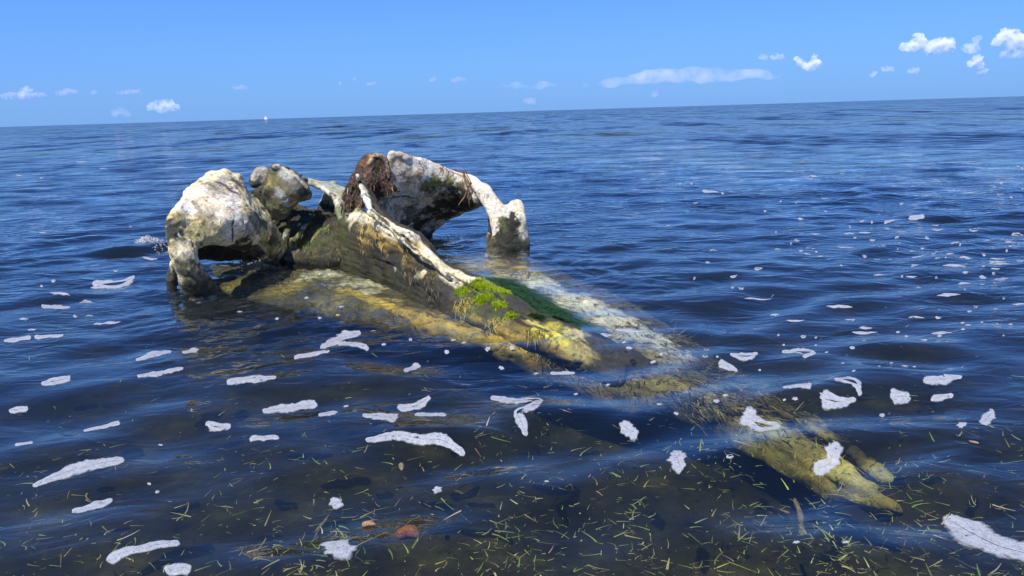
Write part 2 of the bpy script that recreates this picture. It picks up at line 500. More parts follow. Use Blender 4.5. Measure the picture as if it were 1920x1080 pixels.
def bone_material(name='weathered_bone', rough=0.75, bump=0.006, fine=60):
    s = NT(name)
    at = s.n('Attribute'); at.attribute_name = 'tone'
    tc = s.n('TexCoord')
    n1 = s.n('TexNoise'); n1.inputs['Scale'].default_value = fine; n1.inputs['Detail'].default_value = 6
    n1.inputs['Roughness'].default_value = 0.7
    s.l(tc.outputs['Object'], n1.inputs['Vector'])
    n2 = s.n('TexNoise'); n2.inputs['Scale'].default_value = 14; n2.inputs['Detail'].default_value = 8
    n2.inputs['Roughness'].default_value = 0.7; n2.inputs['Distortion'].default_value = 0.8
    s.l(tc.outputs['Object'], n2.inputs['Vector'])
    c = s.mix(1.0, at.outputs['Color'], s.ramp(n1.outputs[0], [(0.28, (0.55, 0.55, 0.52)), (0.5, (0.97, 0.97, 0.97)), (0.7, (1.18, 1.18, 1.16))]), 'MULTIPLY')
    c = s.mix(s.ramp(n2.outputs[0], [(0.52, (0, 0, 0)), (0.68, (0.5, 0.5, 0.5))]), c, (0.10, 0.095, 0.06))
    n4 = s.n('TexNoise'); n4.inputs['Scale'].default_value = 42; n4.inputs['Detail'].default_value = 8; n4.inputs['Roughness'].default_value = 0.75
    n5 = s.n('TexNoise'); n5.inputs['Scale'].default_value = 7; n5.inputs['Detail'].default_value = 4; n5.inputs['Distortion'].default_value = 1.0
    n6 = s.n('TexNoise'); n6.inputs['Scale'].default_value = 11; n6.inputs['Detail'].default_value = 6
    for q_ in (n4, n5, n6): s.l(tc.outputs['Object'], q_.inputs['Vector'])
    spk = s.ramp(s.math('ADD', n4.outputs[0], s.math('MULTIPLY', s.math('SUBTRACT', n5.outputs[0], 0.5), 0.9)), [(0.585, (0, 0, 0)), (0.66, (.75, .75, .75))])
    c = s.mix(s.ramp(n6.outputs[0], [(0.42, (0, 0, 0)), (0.62, (.75, .75, .75))]), c, s.mix(1.0, c, (0.98, 0.86, 0.55), 'MULTIPLY'))
    c = s.mix(spk, c, (0.035, 0.034, 0.024))
    p = s.n('BsdfPrincipled'); s.l(c, p.inputs['Base Color'])
    p.inputs['Roughness'].default_value = rough
    b = s.n('Bump'); b.inputs['Strength'].default_value = 1.0; b.inputs['Distance'].default_value = bump * 1.6
    s.l(s.math('ADD', n1.outputs[0], s.math('MULTIPLY', n2.outputs[0], 2.0)), b.inputs['Height'])
    s.l(b.outputs[0], p.inputs['Normal'])
    s.l(p.outputs[0], s.out.inputs['Surface'])
    return s.m
BONE = bone_material()

def paint(V, base, spots, fleck=0.25, seed=5, wet=True, cell=0.06, grain=None, strokes=()):
    """V local verts -> colour per vertex. spots: (px, py, radius, colour, strength): stains and painted light or shade, placed where that
    spot of the bone is"""
    W = to_world(V); Cc = np.tile(np.asarray(base, float), (len(V), 1))
    q = W - CAM; rng_ = np.linalg.norm(q, axis=1); qn = q / rng_[:, None]
    g = grain if grain is not None else cell
    late = []
    n = fbm(V, g, seed); n2 = fbm(V, np.asarray(g, float) * 0.4, seed + 3)
    def surf_at(px, py):
        ry = rays(px, py); ry = ry / np.linalg.norm(ry)
        ang = np.linalg.norm(np.cross(qn, ry), axis=1)
        near = ang < max(0.004, ang.min() * 1.3)
        return V[np.where(near)[0][np.argmin(rng_[near])]]
    for k, (pts, rad, c, st) in enumerate(strokes):
        pp = catmull(np.array([surf_at(*p) for p in pts]), 8 * len(pts))
        dd = np.full(len(V), 9.0)
        for a_, b_ in zip(pp[:-1], pp[1:]):
            ab = b_ - a_; t_ = np.clip(((V - a_) @ ab) / (ab @ ab + 1e-12), 0, 1)
            dd = np.minimum(dd, np.linalg.norm(V - a_ - t_[:, None] * ab, axis=1))
        m = smooth01(1.2, 0.6, dd / rad + 0.35 * n + 0.3 * n2)
        late.append(((m * st)[:, None], c))
    for k, (px, py, rad, c, st) in enumerate(spots):
        rad = rad * 1.2
        ry = rays(px, py); ry = ry / np.linalg.norm(ry)
        ang = np.linalg.norm(np.cross(qn, ry), axis=1)
        near = ang < max(0.004, ang.min() * 1.3)
        i = np.where(near)[0][np.argmin(rng_[near])]
        dd = np.linalg.norm((V - V[i]) * (1, 1, 1), axis=1) / rad
        m = smooth01(1.25, 0.55, dd + 0.55 * n + 0.35 * n2 + 0.25 * fbm(V, 0.05, seed + 31 * k, 2))
        m = (m * st)[:, None]
        Cc = Cc * (1 - m) + np.asarray(c) * m
    for m, c in late: Cc = Cc * (1 - m) + np.asarray(c) * m
    Cc *= (1 + 1.3 * fleck * (n2 + 0.6 * n))[:, None]
    if wet:
        z = W[:, 2] + 0.05 * n + 0.02 * n2
        m = smooth01(0.13, 0.03, z)[:, None] * smooth01(-0.05, -0.02, W[:, 2])[:, None] * 0.88
        Cc = Cc * (1 - m) + np.array([0.013, 0.015, 0.007]) * m
    return np.clip(Cc, 0.008, 0.85)

def add_part(name, V, Q, tone, parent, mat=BONE, label=None):
    me = mesh_from(name, V, Q, mat)
    a = me.color_attributes.new('tone', 'FLOAT_COLOR', 'POINT')
    a.data.foreach_set('color', np.concatenate([tone, np.ones((len(tone), 1))], 1).astype(np.float32).ravel())
    return link(name, me, parent, label)

def S(px, py, d, r):                      # point on a slab of the skull -> local + radius
    return (*to_local(on_slab(px, py, d)), r)
def L(px, py, z, r):                      # point at a height above the water
    return (*to_local(on_level(px, py, z)), r)

def LT(px, py, z, r):                     # the bone's skin passes through the point
    x, y, z, r = L(px, py, z, r); return (x, y, z - 0.9 * r, r)

skull = bpy.data.objects.new('whale_skull', None)
col.objects.link(skull)
skull.matrix_world = Matrix(((Wd[0], -Dd[0], 0, SA[0]), (Wd[1], -Dd[1], 0, SA[1]), (0, 0, 1, 0), (0, 0, 0, 1)))
skull['label'] = 'huge weathered whale skull stained green and yellow lying half sunk in the shallow sea'
skull['category'] = 'skull'

# --- brow wing on the left: a domed plate with a hooked leg going down into the water
c = Clay(0.007)
c.sheet([
    [S(336, 392, -.15, .034), S(362, 358, -.42, .036), S(398, 332, -.52, .036), S(434, 333, -.55, .036), S(454, 352, -.58, .028)],
    [S(322, 415, -.02, .036), S(352, 385, -.22, .040), S(400, 368, -.30, .040), S(444, 370, -.34, .040), S(483, 394, -.55, .028)],
    [S(322, 436, .04, .036), S(350, 425, -.08, .042), S(402, 408, -.14, .044), S(460, 412, -.22, .042), S(514, 432, -.58, .030)],
    [S(330, 450, .05, .034), S(358, 448, -.04, .038), S(403, 440, -.12, .040), S(458, 447, -.26, .038), S(526, 466, -.66, .034)],
    [S(338, 462, .05, .032), S(364, 460, -.03, .028), S(407, 452, -.16, .026), S(452, 464, -.36, .026), S(496, 480, -.60, .03), ][:4] + [S(516, 492, -.68, .034)]])
c.tube([S(490, 455, -.45, .03), S(505, 472, -.58, .032), S(516, 490, -.68, .034), S(520, 505, -.70, .03)])
# inner wall behind the dark opening
c.sheet([
    [S(345, 400, -.50, .04), S(400, 350, -.75, .04), S(460, 370, -.75, .04), S(515, 410, -.80, .04)],
    [S(345, 440, -.55, .04), S(400, 420, -.85, .04), S(460, 420, -.90, .04), S(515, 450, -.90, .04)],
    [S(350, 478, -.60, .04), S(400, 478, -.85, .04), S(460, 480, -.92, .04), S(515, 480, -.92, .04)]])
c.tube([S(331, 446, .06, .040), S(337, 470, .07, .046), S(345, 500, .07, .052), S(360, 528, .04, .054), S(384, 548, .02, .050), S(398, 566, .0, .035)])
c.sheet([
    [S(326, 450, .07, .034), S(342, 452, .07, .034), S(358, 460, .03, .030)],
    [S(331, 478, .08, .036), S(348, 480, .10, .038), S(366, 486, .06, .032)],
    [S(341, 512, .07, .036), S(358, 514, .09, .040), S(380, 514, .05, .032)],
    [S(352, 542, .04, .036), S(372, 546, .05, .040), S(394, 545, .03, .032)],
    [S(362, 560, .03, .036), S(380, 562, .04, .040), S(400, 560, .03, .032)]])
c.tube([S(338, 466, .14, .008), S(352, 490, .15, .010), S(366, 512, .13, .008)], cut=True)
c.tube([S(352, 462, .05, .030), S(366, 488, .06, .032), S(380, 512, .05, .034), S(396, 545, .03, .034)])
c.tube([S(330, 490, -.20, .030), S(323, 505, -.22, .034), S(322, 525, -.22, .034), S(324, 545, -.22, .03)])
for px, py, d, r in ((400, 330, -.58, .045), (423, 328, -.56, .042), (446, 332, -.55, .030), (384, 342, -.52, .04), (436, 345, -.50, .028)):
    c.tube([S(px - 3, py, d, r), S(px + 3, py + 1, d - .05, r)])
c.tube([S(332, 424, .12, .018), S(331, 433, .10, .019), S(332, 441, .10, .016), S(334, 438, -.1, .015)], cut=True)
c.tube([S(445, 405, -.10, .006), S(443, 425, -.10, .008), S(440, 455, -.16, .008)], cut=True)
c.tube([S(452, 344, -.45, .010), S(470, 372, -.42, .008), S(496, 398, -.45, .008)], cut=True)
V, Q = c.mesh(rough=(0.007, 0.009), grain=(0.004, (0.10, 0.03, 0.03)), seed=11)
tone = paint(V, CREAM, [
    (400, 385, .22, WHITE, .9), (420, 365, .15, PINK, .75), (440, 385, .10, WHITE, .9), (455, 430, .12, WHITE, .85), (430, 445, .08, WHITE, .8),
    (330, 400, .07, YEL, .7), (350, 425, .09, YEL, .6), (390, 440, .12, YEL, .8), (345, 380, .06, WHITE, .9), (388, 400, .03, GREY, .6),
    (405, 345, .10, GREY, .85), (430, 330, .07, GREY, .7), (450, 340, .05, DARK, .8), (372, 352, .06, WHITE, .8), (355, 415, .035, GREY, .7), (392, 392, .04, GREY, .5), (365, 400, .03, OLIVE, .5),
    (470, 395, .06, YEL, .6), (485, 410, .07, GREY, .8), (500, 412, .05, GREEN, .8), (475, 440, .07, GREY, .6), (500, 450, .08, YEL, .6), (510, 470, .09, OLIVE, .8), (490, 470, .06, PALEG, .7), (520, 440, .06, OLIVE, .8),
    (313, 430, .10, DARK, .8), (335, 470, .05, CREAM, .8), (345, 490, .05, GREY, .7), (355, 515, .08, OLIVE, .7), (380, 535, .10, OLIVE, .9), (330, 500, .05, DARK, .7),
    (420, 480, .30, INK, 1), (380, 475, .10, INK, 1), (450, 472, .12, INK, 1), (420, 470, .10, INK, 1), (400, 480, .15, INK, 1), (490, 482, .06, INK, .9), (480, 480, .12, DARK, .9), (320, 520, .1, DARK, .95)],  # inner wall of the opening painted near black, shade put into its colour
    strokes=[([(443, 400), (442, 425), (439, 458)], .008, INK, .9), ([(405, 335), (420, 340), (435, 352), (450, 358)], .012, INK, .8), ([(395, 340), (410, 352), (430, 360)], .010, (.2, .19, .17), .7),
             ([(365, 372), (378, 395), (388, 420)], .016, (.26, .22, .14), .7), ([(385, 378), (398, 400), (404, 420)], .010, (.34, .28, .2), .6), ([(350, 400), (358, 425), (368, 440)], .014, (.3, .28, .12), .7),
             ([(440, 372), (455, 380), (468, 392)], .012, (.3, .28, .24), .6), ([(430, 385), (445, 378), (462, 372)], .012, WHITE, .9), ([(425, 395), (442, 388), (458, 384)], .010, (.62, .5, .44), .7),
             ([(470, 400), (482, 420), (492, 440)], .022, (.16, .16, .13), .75), ([(455, 410), (468, 425), (478, 445)], .014, (.22, .22, .18), .7), ([(485, 398), (498, 415), (506, 428)], .022, (.10, .13, .02), .85),
             ([(316, 410), (315, 430), (318, 450)], .030, INK, .9), ([(500, 455), (510, 470), (516, 486)], .02, (.30, .30, .08), .8), ([(478, 450), (494, 466), (508, 482)], .014, (.6, .58, .4), .6),
             ([(322, 452), (330, 468), (338, 488)], .022, (.62, .56, .34), .8), ([(350, 478), (362, 500), (380, 525)], .018, (.30, .26, .18), .7), ([(338, 500), (350, 520), (368, 540)], .03, (.06, .065, .03), .8)],
    seed=3, cell=0.04)
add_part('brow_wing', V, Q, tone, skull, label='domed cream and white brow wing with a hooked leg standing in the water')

# --- upright plate beside it
c = Clay(0.007)
c.sheet([
    [S(498, 340, -.66, .022), S(508, 326, -.64, .022), S(524, 318, -.62, .022), S(545, 322, -.60, .022), S(567, 338, -.60, .020), S(581, 352, -.60, .016)],
    [S(497, 356, -.66, .022), S(510, 348, -.60, .026), S(528, 344, -.56, .028), S(548, 346, -.54, .028), S(568, 356, -.56, .024), S(583, 366, -.58, .016)],
    [S(502, 374, -.66, .022), S(514, 370, -.60, .026), S(530, 370, -.54, .028), S(546, 370, -.54, .026), S(560, 372, -.57, .022), S(574, 374, -.60, .014)],
    [S(508, 392, -.68, .022), S(518, 390, -.62, .024), S(530, 390, -.58, .024), S(540, 388, -.58, .022), S(548, 384, -.60, .018), S(556, 380, -.62, .012)],
    [S(514, 408, -.72, .020), S(522, 409, -.68, .020), S(529, 408, -.66, .020), S(535, 404, -.66, .016), S(540, 398, -.66, .014), S(544, 392, -.66, .010)]])
c.tube([S(472, 338, -.74, .024), S(480, 326, -.74, .034), S(496, 321, -.74, .036), S(508, 326, -.72, .026)])
c.sheet([[S(474, 334, -.73, .03), S(486, 330, -.73, .034), S(500, 332, -.72, .03)], [S(478, 346, -.72, .026), S(488, 342, -.72, .032), S(502, 344, -.70, .03)]])
c.tube([S(476, 346, -.72, .026), S(488, 342, -.72, .032), S(500, 346, -.70, .028)])
for px, py, r in ((518, 314, .022), (526, 312, .018), (536, 314, .020), (547, 319, .018), (558, 326, .020), (568, 334, .016)):
    c.tube([S(px - 4, py, -.62, r), S(px + 4, py + 3, -.72, r)])
c.tube([S(511, 318, -.55, .016), S(509, 332, -.53, .014), S(497, 345, -.55, .012)], cut=True)
V, Q = c.mesh(blur=2, rough=(0.010, 0.011), seed=31)
tone = paint(V, (0.13, 0.128, 0.09), [(500, 330, .06, OLIVE, .8), (540, 345, .07, GREY, .6), (540, 322, .05, (.5, .5, .45), .7), (490, 320, .05, (.45, .45, .42), .7), (495, 340, .05, YEL, .4),
    (525, 340, .05, OLIVE, .7), (530, 370, .07, GREY, .7), (545, 365, .04, OLIVE, .7), (560, 385, .04, GOLD, .4), (575, 365, .04, DARK, .7), (515, 395, .05, GREEN, .7),
    (533, 402, .03, (.4,.45,.2), .6), (478, 345, .05, INK, .9), (492, 335, .03, INK, .8), (497, 365, .04, INK, .8), (575, 350, .03, GREY, .5), (582, 362, .03, INK, .8)],  # near-black spots on the left paint the brow wing's shadow and the gap
    strokes=[([(516, 312), (530, 310), (548, 318), (566, 333), (578, 346)], .022, (.62, .60, .52), .85), ([(470, 330), (484, 318), (500, 316)], .022, (.58, .57, .52), .85), ([(506, 340), (520, 345), (545, 362), (565, 375)], .018, (.16, .13, .04), .7), ([(515, 360), (530, 375), (540, 390)], .03, (.36, .38, .33), .7), ([(545, 392), (556, 384)], .010, (.6, .52, .38), .7)], seed=8)  # pale top strokes paint a sunlit rim above the shaded face
add_part('back_plate', V, Q, tone, skull, label='grey green upright plate with two lumps on top')

# --- arched strip with hollow beneath, right of the plate
c = Clay(0.007)
c.sheet([[S(612, 356, -1.0, .02), S(640, 362, -.95, .03), S(655, 365, -.9, .03)], [S(604, 375, -1.0, .02), S(630, 380, -.95, .03), S(655, 385, -.85, .03)], [S(602, 398, -.98, .03), S(630, 405, -.90, .03), S(655, 410, -.75, .03)]])
c.sheet([
    [S(581, 343, -.60, .020), S(600, 351, -.58, .022), S(616, 361, -.54, .025), S(629, 374, -.50, .027), S(636, 392, -.46, .030), S(642, 418, -.42, .034)],
    [S(582, 341, -.78, .020), S(603, 345, -.78, .024), S(628, 353, -.76, .026), S(650, 364, -.70, .03), S(662, 385, -.66, .034), S(662, 440, -.58, .04)],
    [S(580, 342, -.92, .018), S(603, 345, -.95, .02), S(628, 353, -.95, .02), S(650, 362, -.90, .03), S(668, 385, -.80, .034), S(668, 440, -.70, .04)]])
for px, py, r in ((582, 340, .026), (590, 341, .020), (612, 348, .018), (626, 344, .016)): c.tube([S(px - 3, py, -.75, r), S(px + 3, py + 1, -.80, r)])
V, Q = c.mesh(rough=(0.007, 0.009), seed=41)
tone = paint(V, PALEG, [(605, 350, .06, WHITE, .8), (630, 362, .06, WHITE, .8), (590, 345, .03, GREY, .6), (600, 385, .08, INK, .95), (620, 395, .06, INK, .95), (615, 372, .03, INK, .95), (630, 410, .07, GREEN, .8), (645, 375, .03, WHITE, .6), (648, 400, .04, PALEG, .7), (640, 440, .1, OLIVE, .8)], seed=14)  # INK spots paint the shade of the hollow onto its back wall
add_part('arched_strip', V, Q, tone, skull)

# --- braincase between the plate and the beak
c = Clay(0.008)
c.sheet([
    [S(476, 362, -.98, .03), S(510, 358, -1.0, .03), S(566, 398, -.98, .03), S(620, 398, -.72, .03), S(660, 385, -.50, .03)],
    [S(505, 412, -.86, .035), S(545, 402, -.86, .035), S(590, 402, -.84, .035), S(630, 410, -.62, .035), S(665, 400, -.45, .035)],
    [S(522, 450, -.76, .035), S(552, 438, -.72, .035), S(595, 420, -.70, .035), S(640, 425, -.52, .035), S(680, 420, -.38, .035)],
    [S(528, 475, -.74, .035), S(555, 468, -.68, .035), S(600, 455, -.56, .035), S(645, 455, -.42, .035), S(690, 452, -.28, .035)],
    [L(530, 488, .0, .04), L(565, 490, .0, .04), L(615, 488, .02, .04), L(655, 486, .03, .04), L(700, 482, .05, .04)],
    [L(525, 498, -.12, .04), L(560, 504, -.12, .04), L(620, 508, -.12, .04), L(680, 508, -.12, .04), L(720, 508, -.12, .04)]])
c.tube([S(600, 402, -.70, .014), S(580, 418, -.66, .016), S(560, 440, -.62, .018), S(540, 466, -.66, .018), L(524, 488, 0, .02)])
c.tube([S(592, 398, -.72, .02), S(620, 402, -.62, .02), S(640, 396, -.48, .024)])
c.tube([S(545, 398, -.64, .016), S(540, 425, -.66, .02), S(530, 455, -.66, .022), L(518, 492, 0, .022)])
V, Q = c.mesh(rough=(0.010, 0.012), grain=(0.008, (0.03, 0.03, 0.12)), seed=51)
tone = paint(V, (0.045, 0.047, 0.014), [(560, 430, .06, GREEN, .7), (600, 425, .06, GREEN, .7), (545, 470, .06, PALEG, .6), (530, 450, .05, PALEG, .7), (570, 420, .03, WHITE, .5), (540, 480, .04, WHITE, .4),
    (640, 440, .05, GOLD, .3), (610, 410, .06, DARK, .8), (660, 470, .08, DARK, .7), (580, 470, .06, (.10, .09, .02), .6), (600, 450, .07, (.035, .045, .012), .8), (575, 455, .05, (.05, .07, .012), .8), (560, 475, .06, (.06, .055, .02), .8), (620, 470, .08, (.045, .04, .014), .9), (590, 480, .06, (.05, .045, .016), .8), (690, 470, .1, DARK, .6), (620, 484, .025, YEL, .3), (500, 380, .10, INK, .95), (530, 400, .07, INK, .95), (560, 398, .07, INK, .9), (590, 400, .07, INK, .95), (620, 405, .07, INK, .9), (545, 410, .05, INK, .8)],  # INK on the backing and cavity is painted shade
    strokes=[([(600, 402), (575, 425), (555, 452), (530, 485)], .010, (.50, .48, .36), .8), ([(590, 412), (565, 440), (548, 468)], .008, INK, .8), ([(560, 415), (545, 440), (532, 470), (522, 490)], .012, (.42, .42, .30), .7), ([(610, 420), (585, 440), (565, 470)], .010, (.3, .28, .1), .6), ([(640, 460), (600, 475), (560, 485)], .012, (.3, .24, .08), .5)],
    seed=21, fleck=0.4)
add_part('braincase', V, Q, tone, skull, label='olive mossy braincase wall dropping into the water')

# --- brow wing on the right: long plate that arches over to a knuckled leg
c = Clay(0.007)
c.sheet([
    [S(735, 290, -.50, .030), S(765, 297, -.55, .032), S(805, 309, -.58, .034), S(845, 326, -.58, .034), S(880, 335, -.50, .034), S(906, 352, -.38, .032)],
    [S(722, 330, -.50, .032), S(758, 325, -.52, .034), S(800, 332, -.55, .036), S(845, 345, -.56, .036), S(880, 352, -.48, .034), S(908, 364, -.34, .030)],
    [S(705, 365, -.45, .034), S(748, 362, -.58, .036), S(795, 368, -.66, .036), S(842, 374, -.66, .034), S(876, 372, -.52, .032), S(904, 378, -.36, .028)],
    [S(712, 395, -.45, .034), S(752, 395, -.76, .036), S(796, 400, -.86, .036), S(840, 394, -.80, .034), S(872, 390, -.64, .030), S(898, 384, -.46, .022)],
    [S(720, 425, -.60, .04), S(760, 420, -.92, .04), S(796, 418, -1.00, .035), S(832, 405, -.95, .03), S(862, 396, -.76, .026), S(894, 388, -.54, .018)],
    [S(730, 450, -.70, .04), S(770, 435, -1.05, .04), S(800, 436, -1.08, .035), S(822, 420, -1.06, .03), S(842, 408, -1.0, .022), S(862, 400, -.80, .018)]])
c.tube([L(800, 432, .05, .05), L(800, 440, .0, .05), L(800, 450, -.1, .05)])
c.tube([L(770, 432, .05, .06), L(780, 442, .0, .06), L(780, 455, -.1, .05)])
# the arch and its leg
c.sheet([
    [S(890, 348, -.42, .034), S(905, 368, -.30, .036), S(918, 392, -.22, .036), S(927, 418, -.16, .036), S(930, 440, -.12, .036), S(924, 458, -.12, .040), S(920, 480, -.12, .045)],
    [S(908, 350, -.38, .034), S(919, 368, -.28, .036), S(932, 394, -.18, .044), S(944, 414, -.11, .054), S(950, 436, -.08, .060), S(948, 460, -.06, .064), S(950, 480, -.06, .06)],
    [S(913, 352, -.36, .026), S(927, 374, -.26, .030), S(948, 400, -.14, .040), S(970, 412, -.07, .050), S(975, 436, -.05, .052), S(976, 460, -.03, .056), S(980, 480, -.03, .05)]])
c.tube([S(953, 396, -.20, .036), S(962, 382, -.18, .030), S(972, 382, -.14, .034), S(977, 396, -.10, .038), S(979, 415, -.06, .040), S(983, 440, -.05, .040), S(984, 462, -.02, .046)])
c.tube([S(920, 402, -.50, .022), S(918, 425, -.48, .020), S(917, 450, -.46, .022), S(915, 470, -.46, .025)])
c.sheet([[S(944, 392, -.2, .034), S(958, 390, -.18, .034), S(972, 392, -.14, .034)], [S(946, 412, -.14, .04), S(958, 412, -.12, .04), S(972, 412, -.10, .04)]])
for px, py in ((738, 289), (750, 291), (762, 296)):
    c.tube([S(px - 3, py, -.50, .03), S(px + 3, py + 2, -.52, .03)])
c.tube([S(868, 326, -.42, .010), S(874, 345, -.42, .012), S(880, 362, -.42, .008)], cut=True)
c.tube([S(958, 392, .0, .016), S(958, 420, .04, .014), S(962, 450, .06, .012)], cut=True)
V, Q = c.mesh(rough=(0.005, 0.008), seed=61)
tone = paint(V, (0.66, 0.62, 0.54), [(955, 435, .09, (.05, .055, .03), .9), (800, 315, .12, WHITE, .85), (750, 300, .06, GREY, .6), (740, 320, .06, GREY, .7), (790, 312, .05, GREY, .45), (770, 312, .04, (.4, .38, .33), .6), (830, 325, .09, (.66, .62, .55), .7), (762, 335, .05, (.40, .30, .18), .6), (792, 332, .035, RUST, .85), (775, 340, .035, RUST, .7), (760, 350, .04, (.5, .33, .2), .6),  # grey spots beside the crest paint the shadow it casts
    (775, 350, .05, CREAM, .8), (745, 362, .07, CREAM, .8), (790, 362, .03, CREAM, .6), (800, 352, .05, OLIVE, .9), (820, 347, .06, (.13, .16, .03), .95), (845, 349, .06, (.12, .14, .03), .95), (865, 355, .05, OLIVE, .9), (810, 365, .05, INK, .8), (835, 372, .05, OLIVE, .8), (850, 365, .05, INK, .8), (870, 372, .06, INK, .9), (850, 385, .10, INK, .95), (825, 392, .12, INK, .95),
    (790, 375, .05, GREY, .5), (712, 365, .05, PALEG, .8), (706, 375, .03, (.6, .63, .5), .8), (730, 380, .06, (.12, .15, .12), .8), (720, 395, .05, (.1, .13, .1), .8), (770, 400, .07, (.12, .14, .11), .8), (750, 400, .06, (.3, .3, .2), .7), (800, 400, .08, INK, .8), (775, 415, .08, (.10, .11, .09), .8), (790, 425, .10, INK, .95), (760, 430, .10, INK, .95), (835, 410, .12, INK, .95), (870, 390, .12, INK, .95), (895, 380, .06, INK, .8), (830, 398, .02, PALEG, .6),  # near-black underside of the wing: its own shade painted in
    (860, 325, .05, WHITE, .7), (895, 335, .06, WHITE, .8), (885, 352, .05, (.58, .55, .5), .7), (907, 345, .04, WHITE, .7), (903, 358, .025, GREY, .6),  # small grey spot paints the shadow of the arch fibres
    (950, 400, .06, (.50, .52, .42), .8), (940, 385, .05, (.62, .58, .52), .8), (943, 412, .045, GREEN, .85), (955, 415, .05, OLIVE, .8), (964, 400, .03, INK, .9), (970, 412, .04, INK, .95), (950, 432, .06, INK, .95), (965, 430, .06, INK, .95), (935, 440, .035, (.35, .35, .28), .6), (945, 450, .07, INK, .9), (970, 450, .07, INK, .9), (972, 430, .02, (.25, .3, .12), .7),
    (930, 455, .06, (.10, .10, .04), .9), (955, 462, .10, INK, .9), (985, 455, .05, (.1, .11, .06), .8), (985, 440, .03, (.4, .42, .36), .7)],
    strokes=[([(890, 330), (905, 345), (920, 352), (932, 368), (945, 376), (957, 370), (972, 375), (980, 392)], .028, (.74, .70, .62), .9),
             ([(898, 362), (905, 378), (915, 395), (920, 415), (917, 435)], .032, (.74, .68, .60), .95),
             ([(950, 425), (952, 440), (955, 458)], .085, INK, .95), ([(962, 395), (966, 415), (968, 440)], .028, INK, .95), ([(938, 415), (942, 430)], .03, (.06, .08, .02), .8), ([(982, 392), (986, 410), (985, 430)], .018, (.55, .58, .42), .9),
             ([(914, 437), (916, 448), (913, 458)], .025, (.35, .26, .06), .8),
             ([(750, 375), (780, 378), (800, 384), (815, 392)], .018, (.58, .58, .38), .85), ([(765, 362), (785, 370), (800, 376)], .016, (.6, .58, .42), .8), ([(800, 372), (830, 376), (850, 374)], .015, (.22, .22, .05), .8),
             ([(735, 375), (760, 372), (780, 376)], .010, INK, .8), ([(745, 388), (775, 396)], .010, INK, .7), ([(742, 372), (735, 362), (715, 352)], .008, INK, .7),
             ([(830, 315), (835, 322)], .008, (.25, .13, .06), .8), ([(850, 318), (862, 322), (872, 326)], .010, (.28, .15, .08), .8), ([(868, 325), (874, 335), (878, 345)], .014, (.18, .08, .05), .85),
             ([(735, 345), (755, 330), (775, 318)], .010, (.35, .28, .2), .6)],
    seed=33, cell=0.04)
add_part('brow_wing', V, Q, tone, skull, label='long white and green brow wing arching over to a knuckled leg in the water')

# --- beak: two ridges split by a deep groove, flanks sloping under water
c = Clay(0.008)
c.sheet([   # across: left foot, flank, shoulder, left ridge | along: head -> tip
    [L(605, 497, -.07, .05), S(628, 462, -.50, .04), S(648, 418, -.42, .05), S(668, 394, -.40, .04)],
    [LT(700, 522, -.07, .05), LT(700, 494, .06, .05), LT(702, 446, .27, .045), LT(714, 416, .40, .03)],
    [LT(800, 568, -.06, .045), LT(785, 528, .05, .045), LT(762, 488, .17, .04), LT(774, 465, .265, .022)],
    [LT(870, 602, -.06, .04), LT(855, 574, .01, .04), LT(836, 537, .095, .035), LT(856, 524, .125, .02)],
    [LT(960, 634, -.06, .035), LT(945, 612, .0, .035), LT(928, 578, .055, .03), LT(950, 572, .07, .02)],
    [LT(1060, 662, -.06, .03), LT(1045, 645, -.015, .03), LT(1030, 622, .03, .03), LT(1045, 620, .02, .02)],
    [L(1160, 715, -.14, .03), L(1160, 705, -.12, .03), L(1170, 690, -.12, .03), L(1185, 690, -.12, .02)]])
c.sheet([   # right ridge and its outer flank
    [S(676, 340, -.36, .026), S(692, 365, -.46, .03), S(705, 390, -.55, .04)],
    [LT(708, 394, .45, .022), LT(722, 405, .42, .026), LT(742, 420, .24, .04)],
    [LT(762, 430, .345, .026), LT(780, 436, .33, .030), LT(800, 455, .12, .04)],
    [LT(790, 462, .26, .022), LT(806, 472, .24, .028), LT(820, 486, .08, .035)],
    [LT(826, 498, .165, .018), LT(842, 500, .155, .022), LT(862, 508, .02, .035)],
    [LT(885, 527, .115, .018), LT(902, 525, .11, .022), LT(925, 532, .0, .035)],
    [LT(965, 578, .06, .020), LT(990, 578, .055, .025), LT(1020, 588, -.03, .03)],
    [LT(1060, 622, .02, .020), LT(1085, 620, .01, .022), LT(1110, 622, -.07, .03)],
    [L(1190, 690, -.12, .022), L(1210, 690, -.12, .025), L(1235, 690, -.14, .03)]])
# floor under the groove
c.sheet([[LT(715, 410, .33, .03), LT(730, 418, .30, .03)], [LT(785, 472, .16, .03), LT(800, 470, .14, .03)], [LT(850, 520, .06, .03), LT(865, 518, .05, .03)],
    [LT(950, 575, .02, .025), LT(970, 575, .02, .025)], [LT(1045, 622, -.02, .02), LT(1060, 622, -.02, .02)]])
# thin bone strip from the crest and the swollen knob
c.tube([S(671, 328, -.20, .018), S(676, 347, -.22, .017), LT(688, 374, .53, .020), LT(704, 396, .47, .021), LT(735, 418, .41, .024), LT(760, 430, .375, .030), LT(775, 436, .36, .036), LT(786, 450, .31, .032), LT(797, 470, .25, .022), LT(822, 494, .185, .018), LT(860, 514, .14, .017), LT(892, 526, .12, .015)])
# sharp crest of the left ridge
c.tube([LT(690, 392, .49, .018), LT(716, 410, .43, .018), LT(745, 438, .355, .017), LT(778, 466, .28, .017), LT(812, 494, .205, .015), LT(860, 527, .135, .013)])
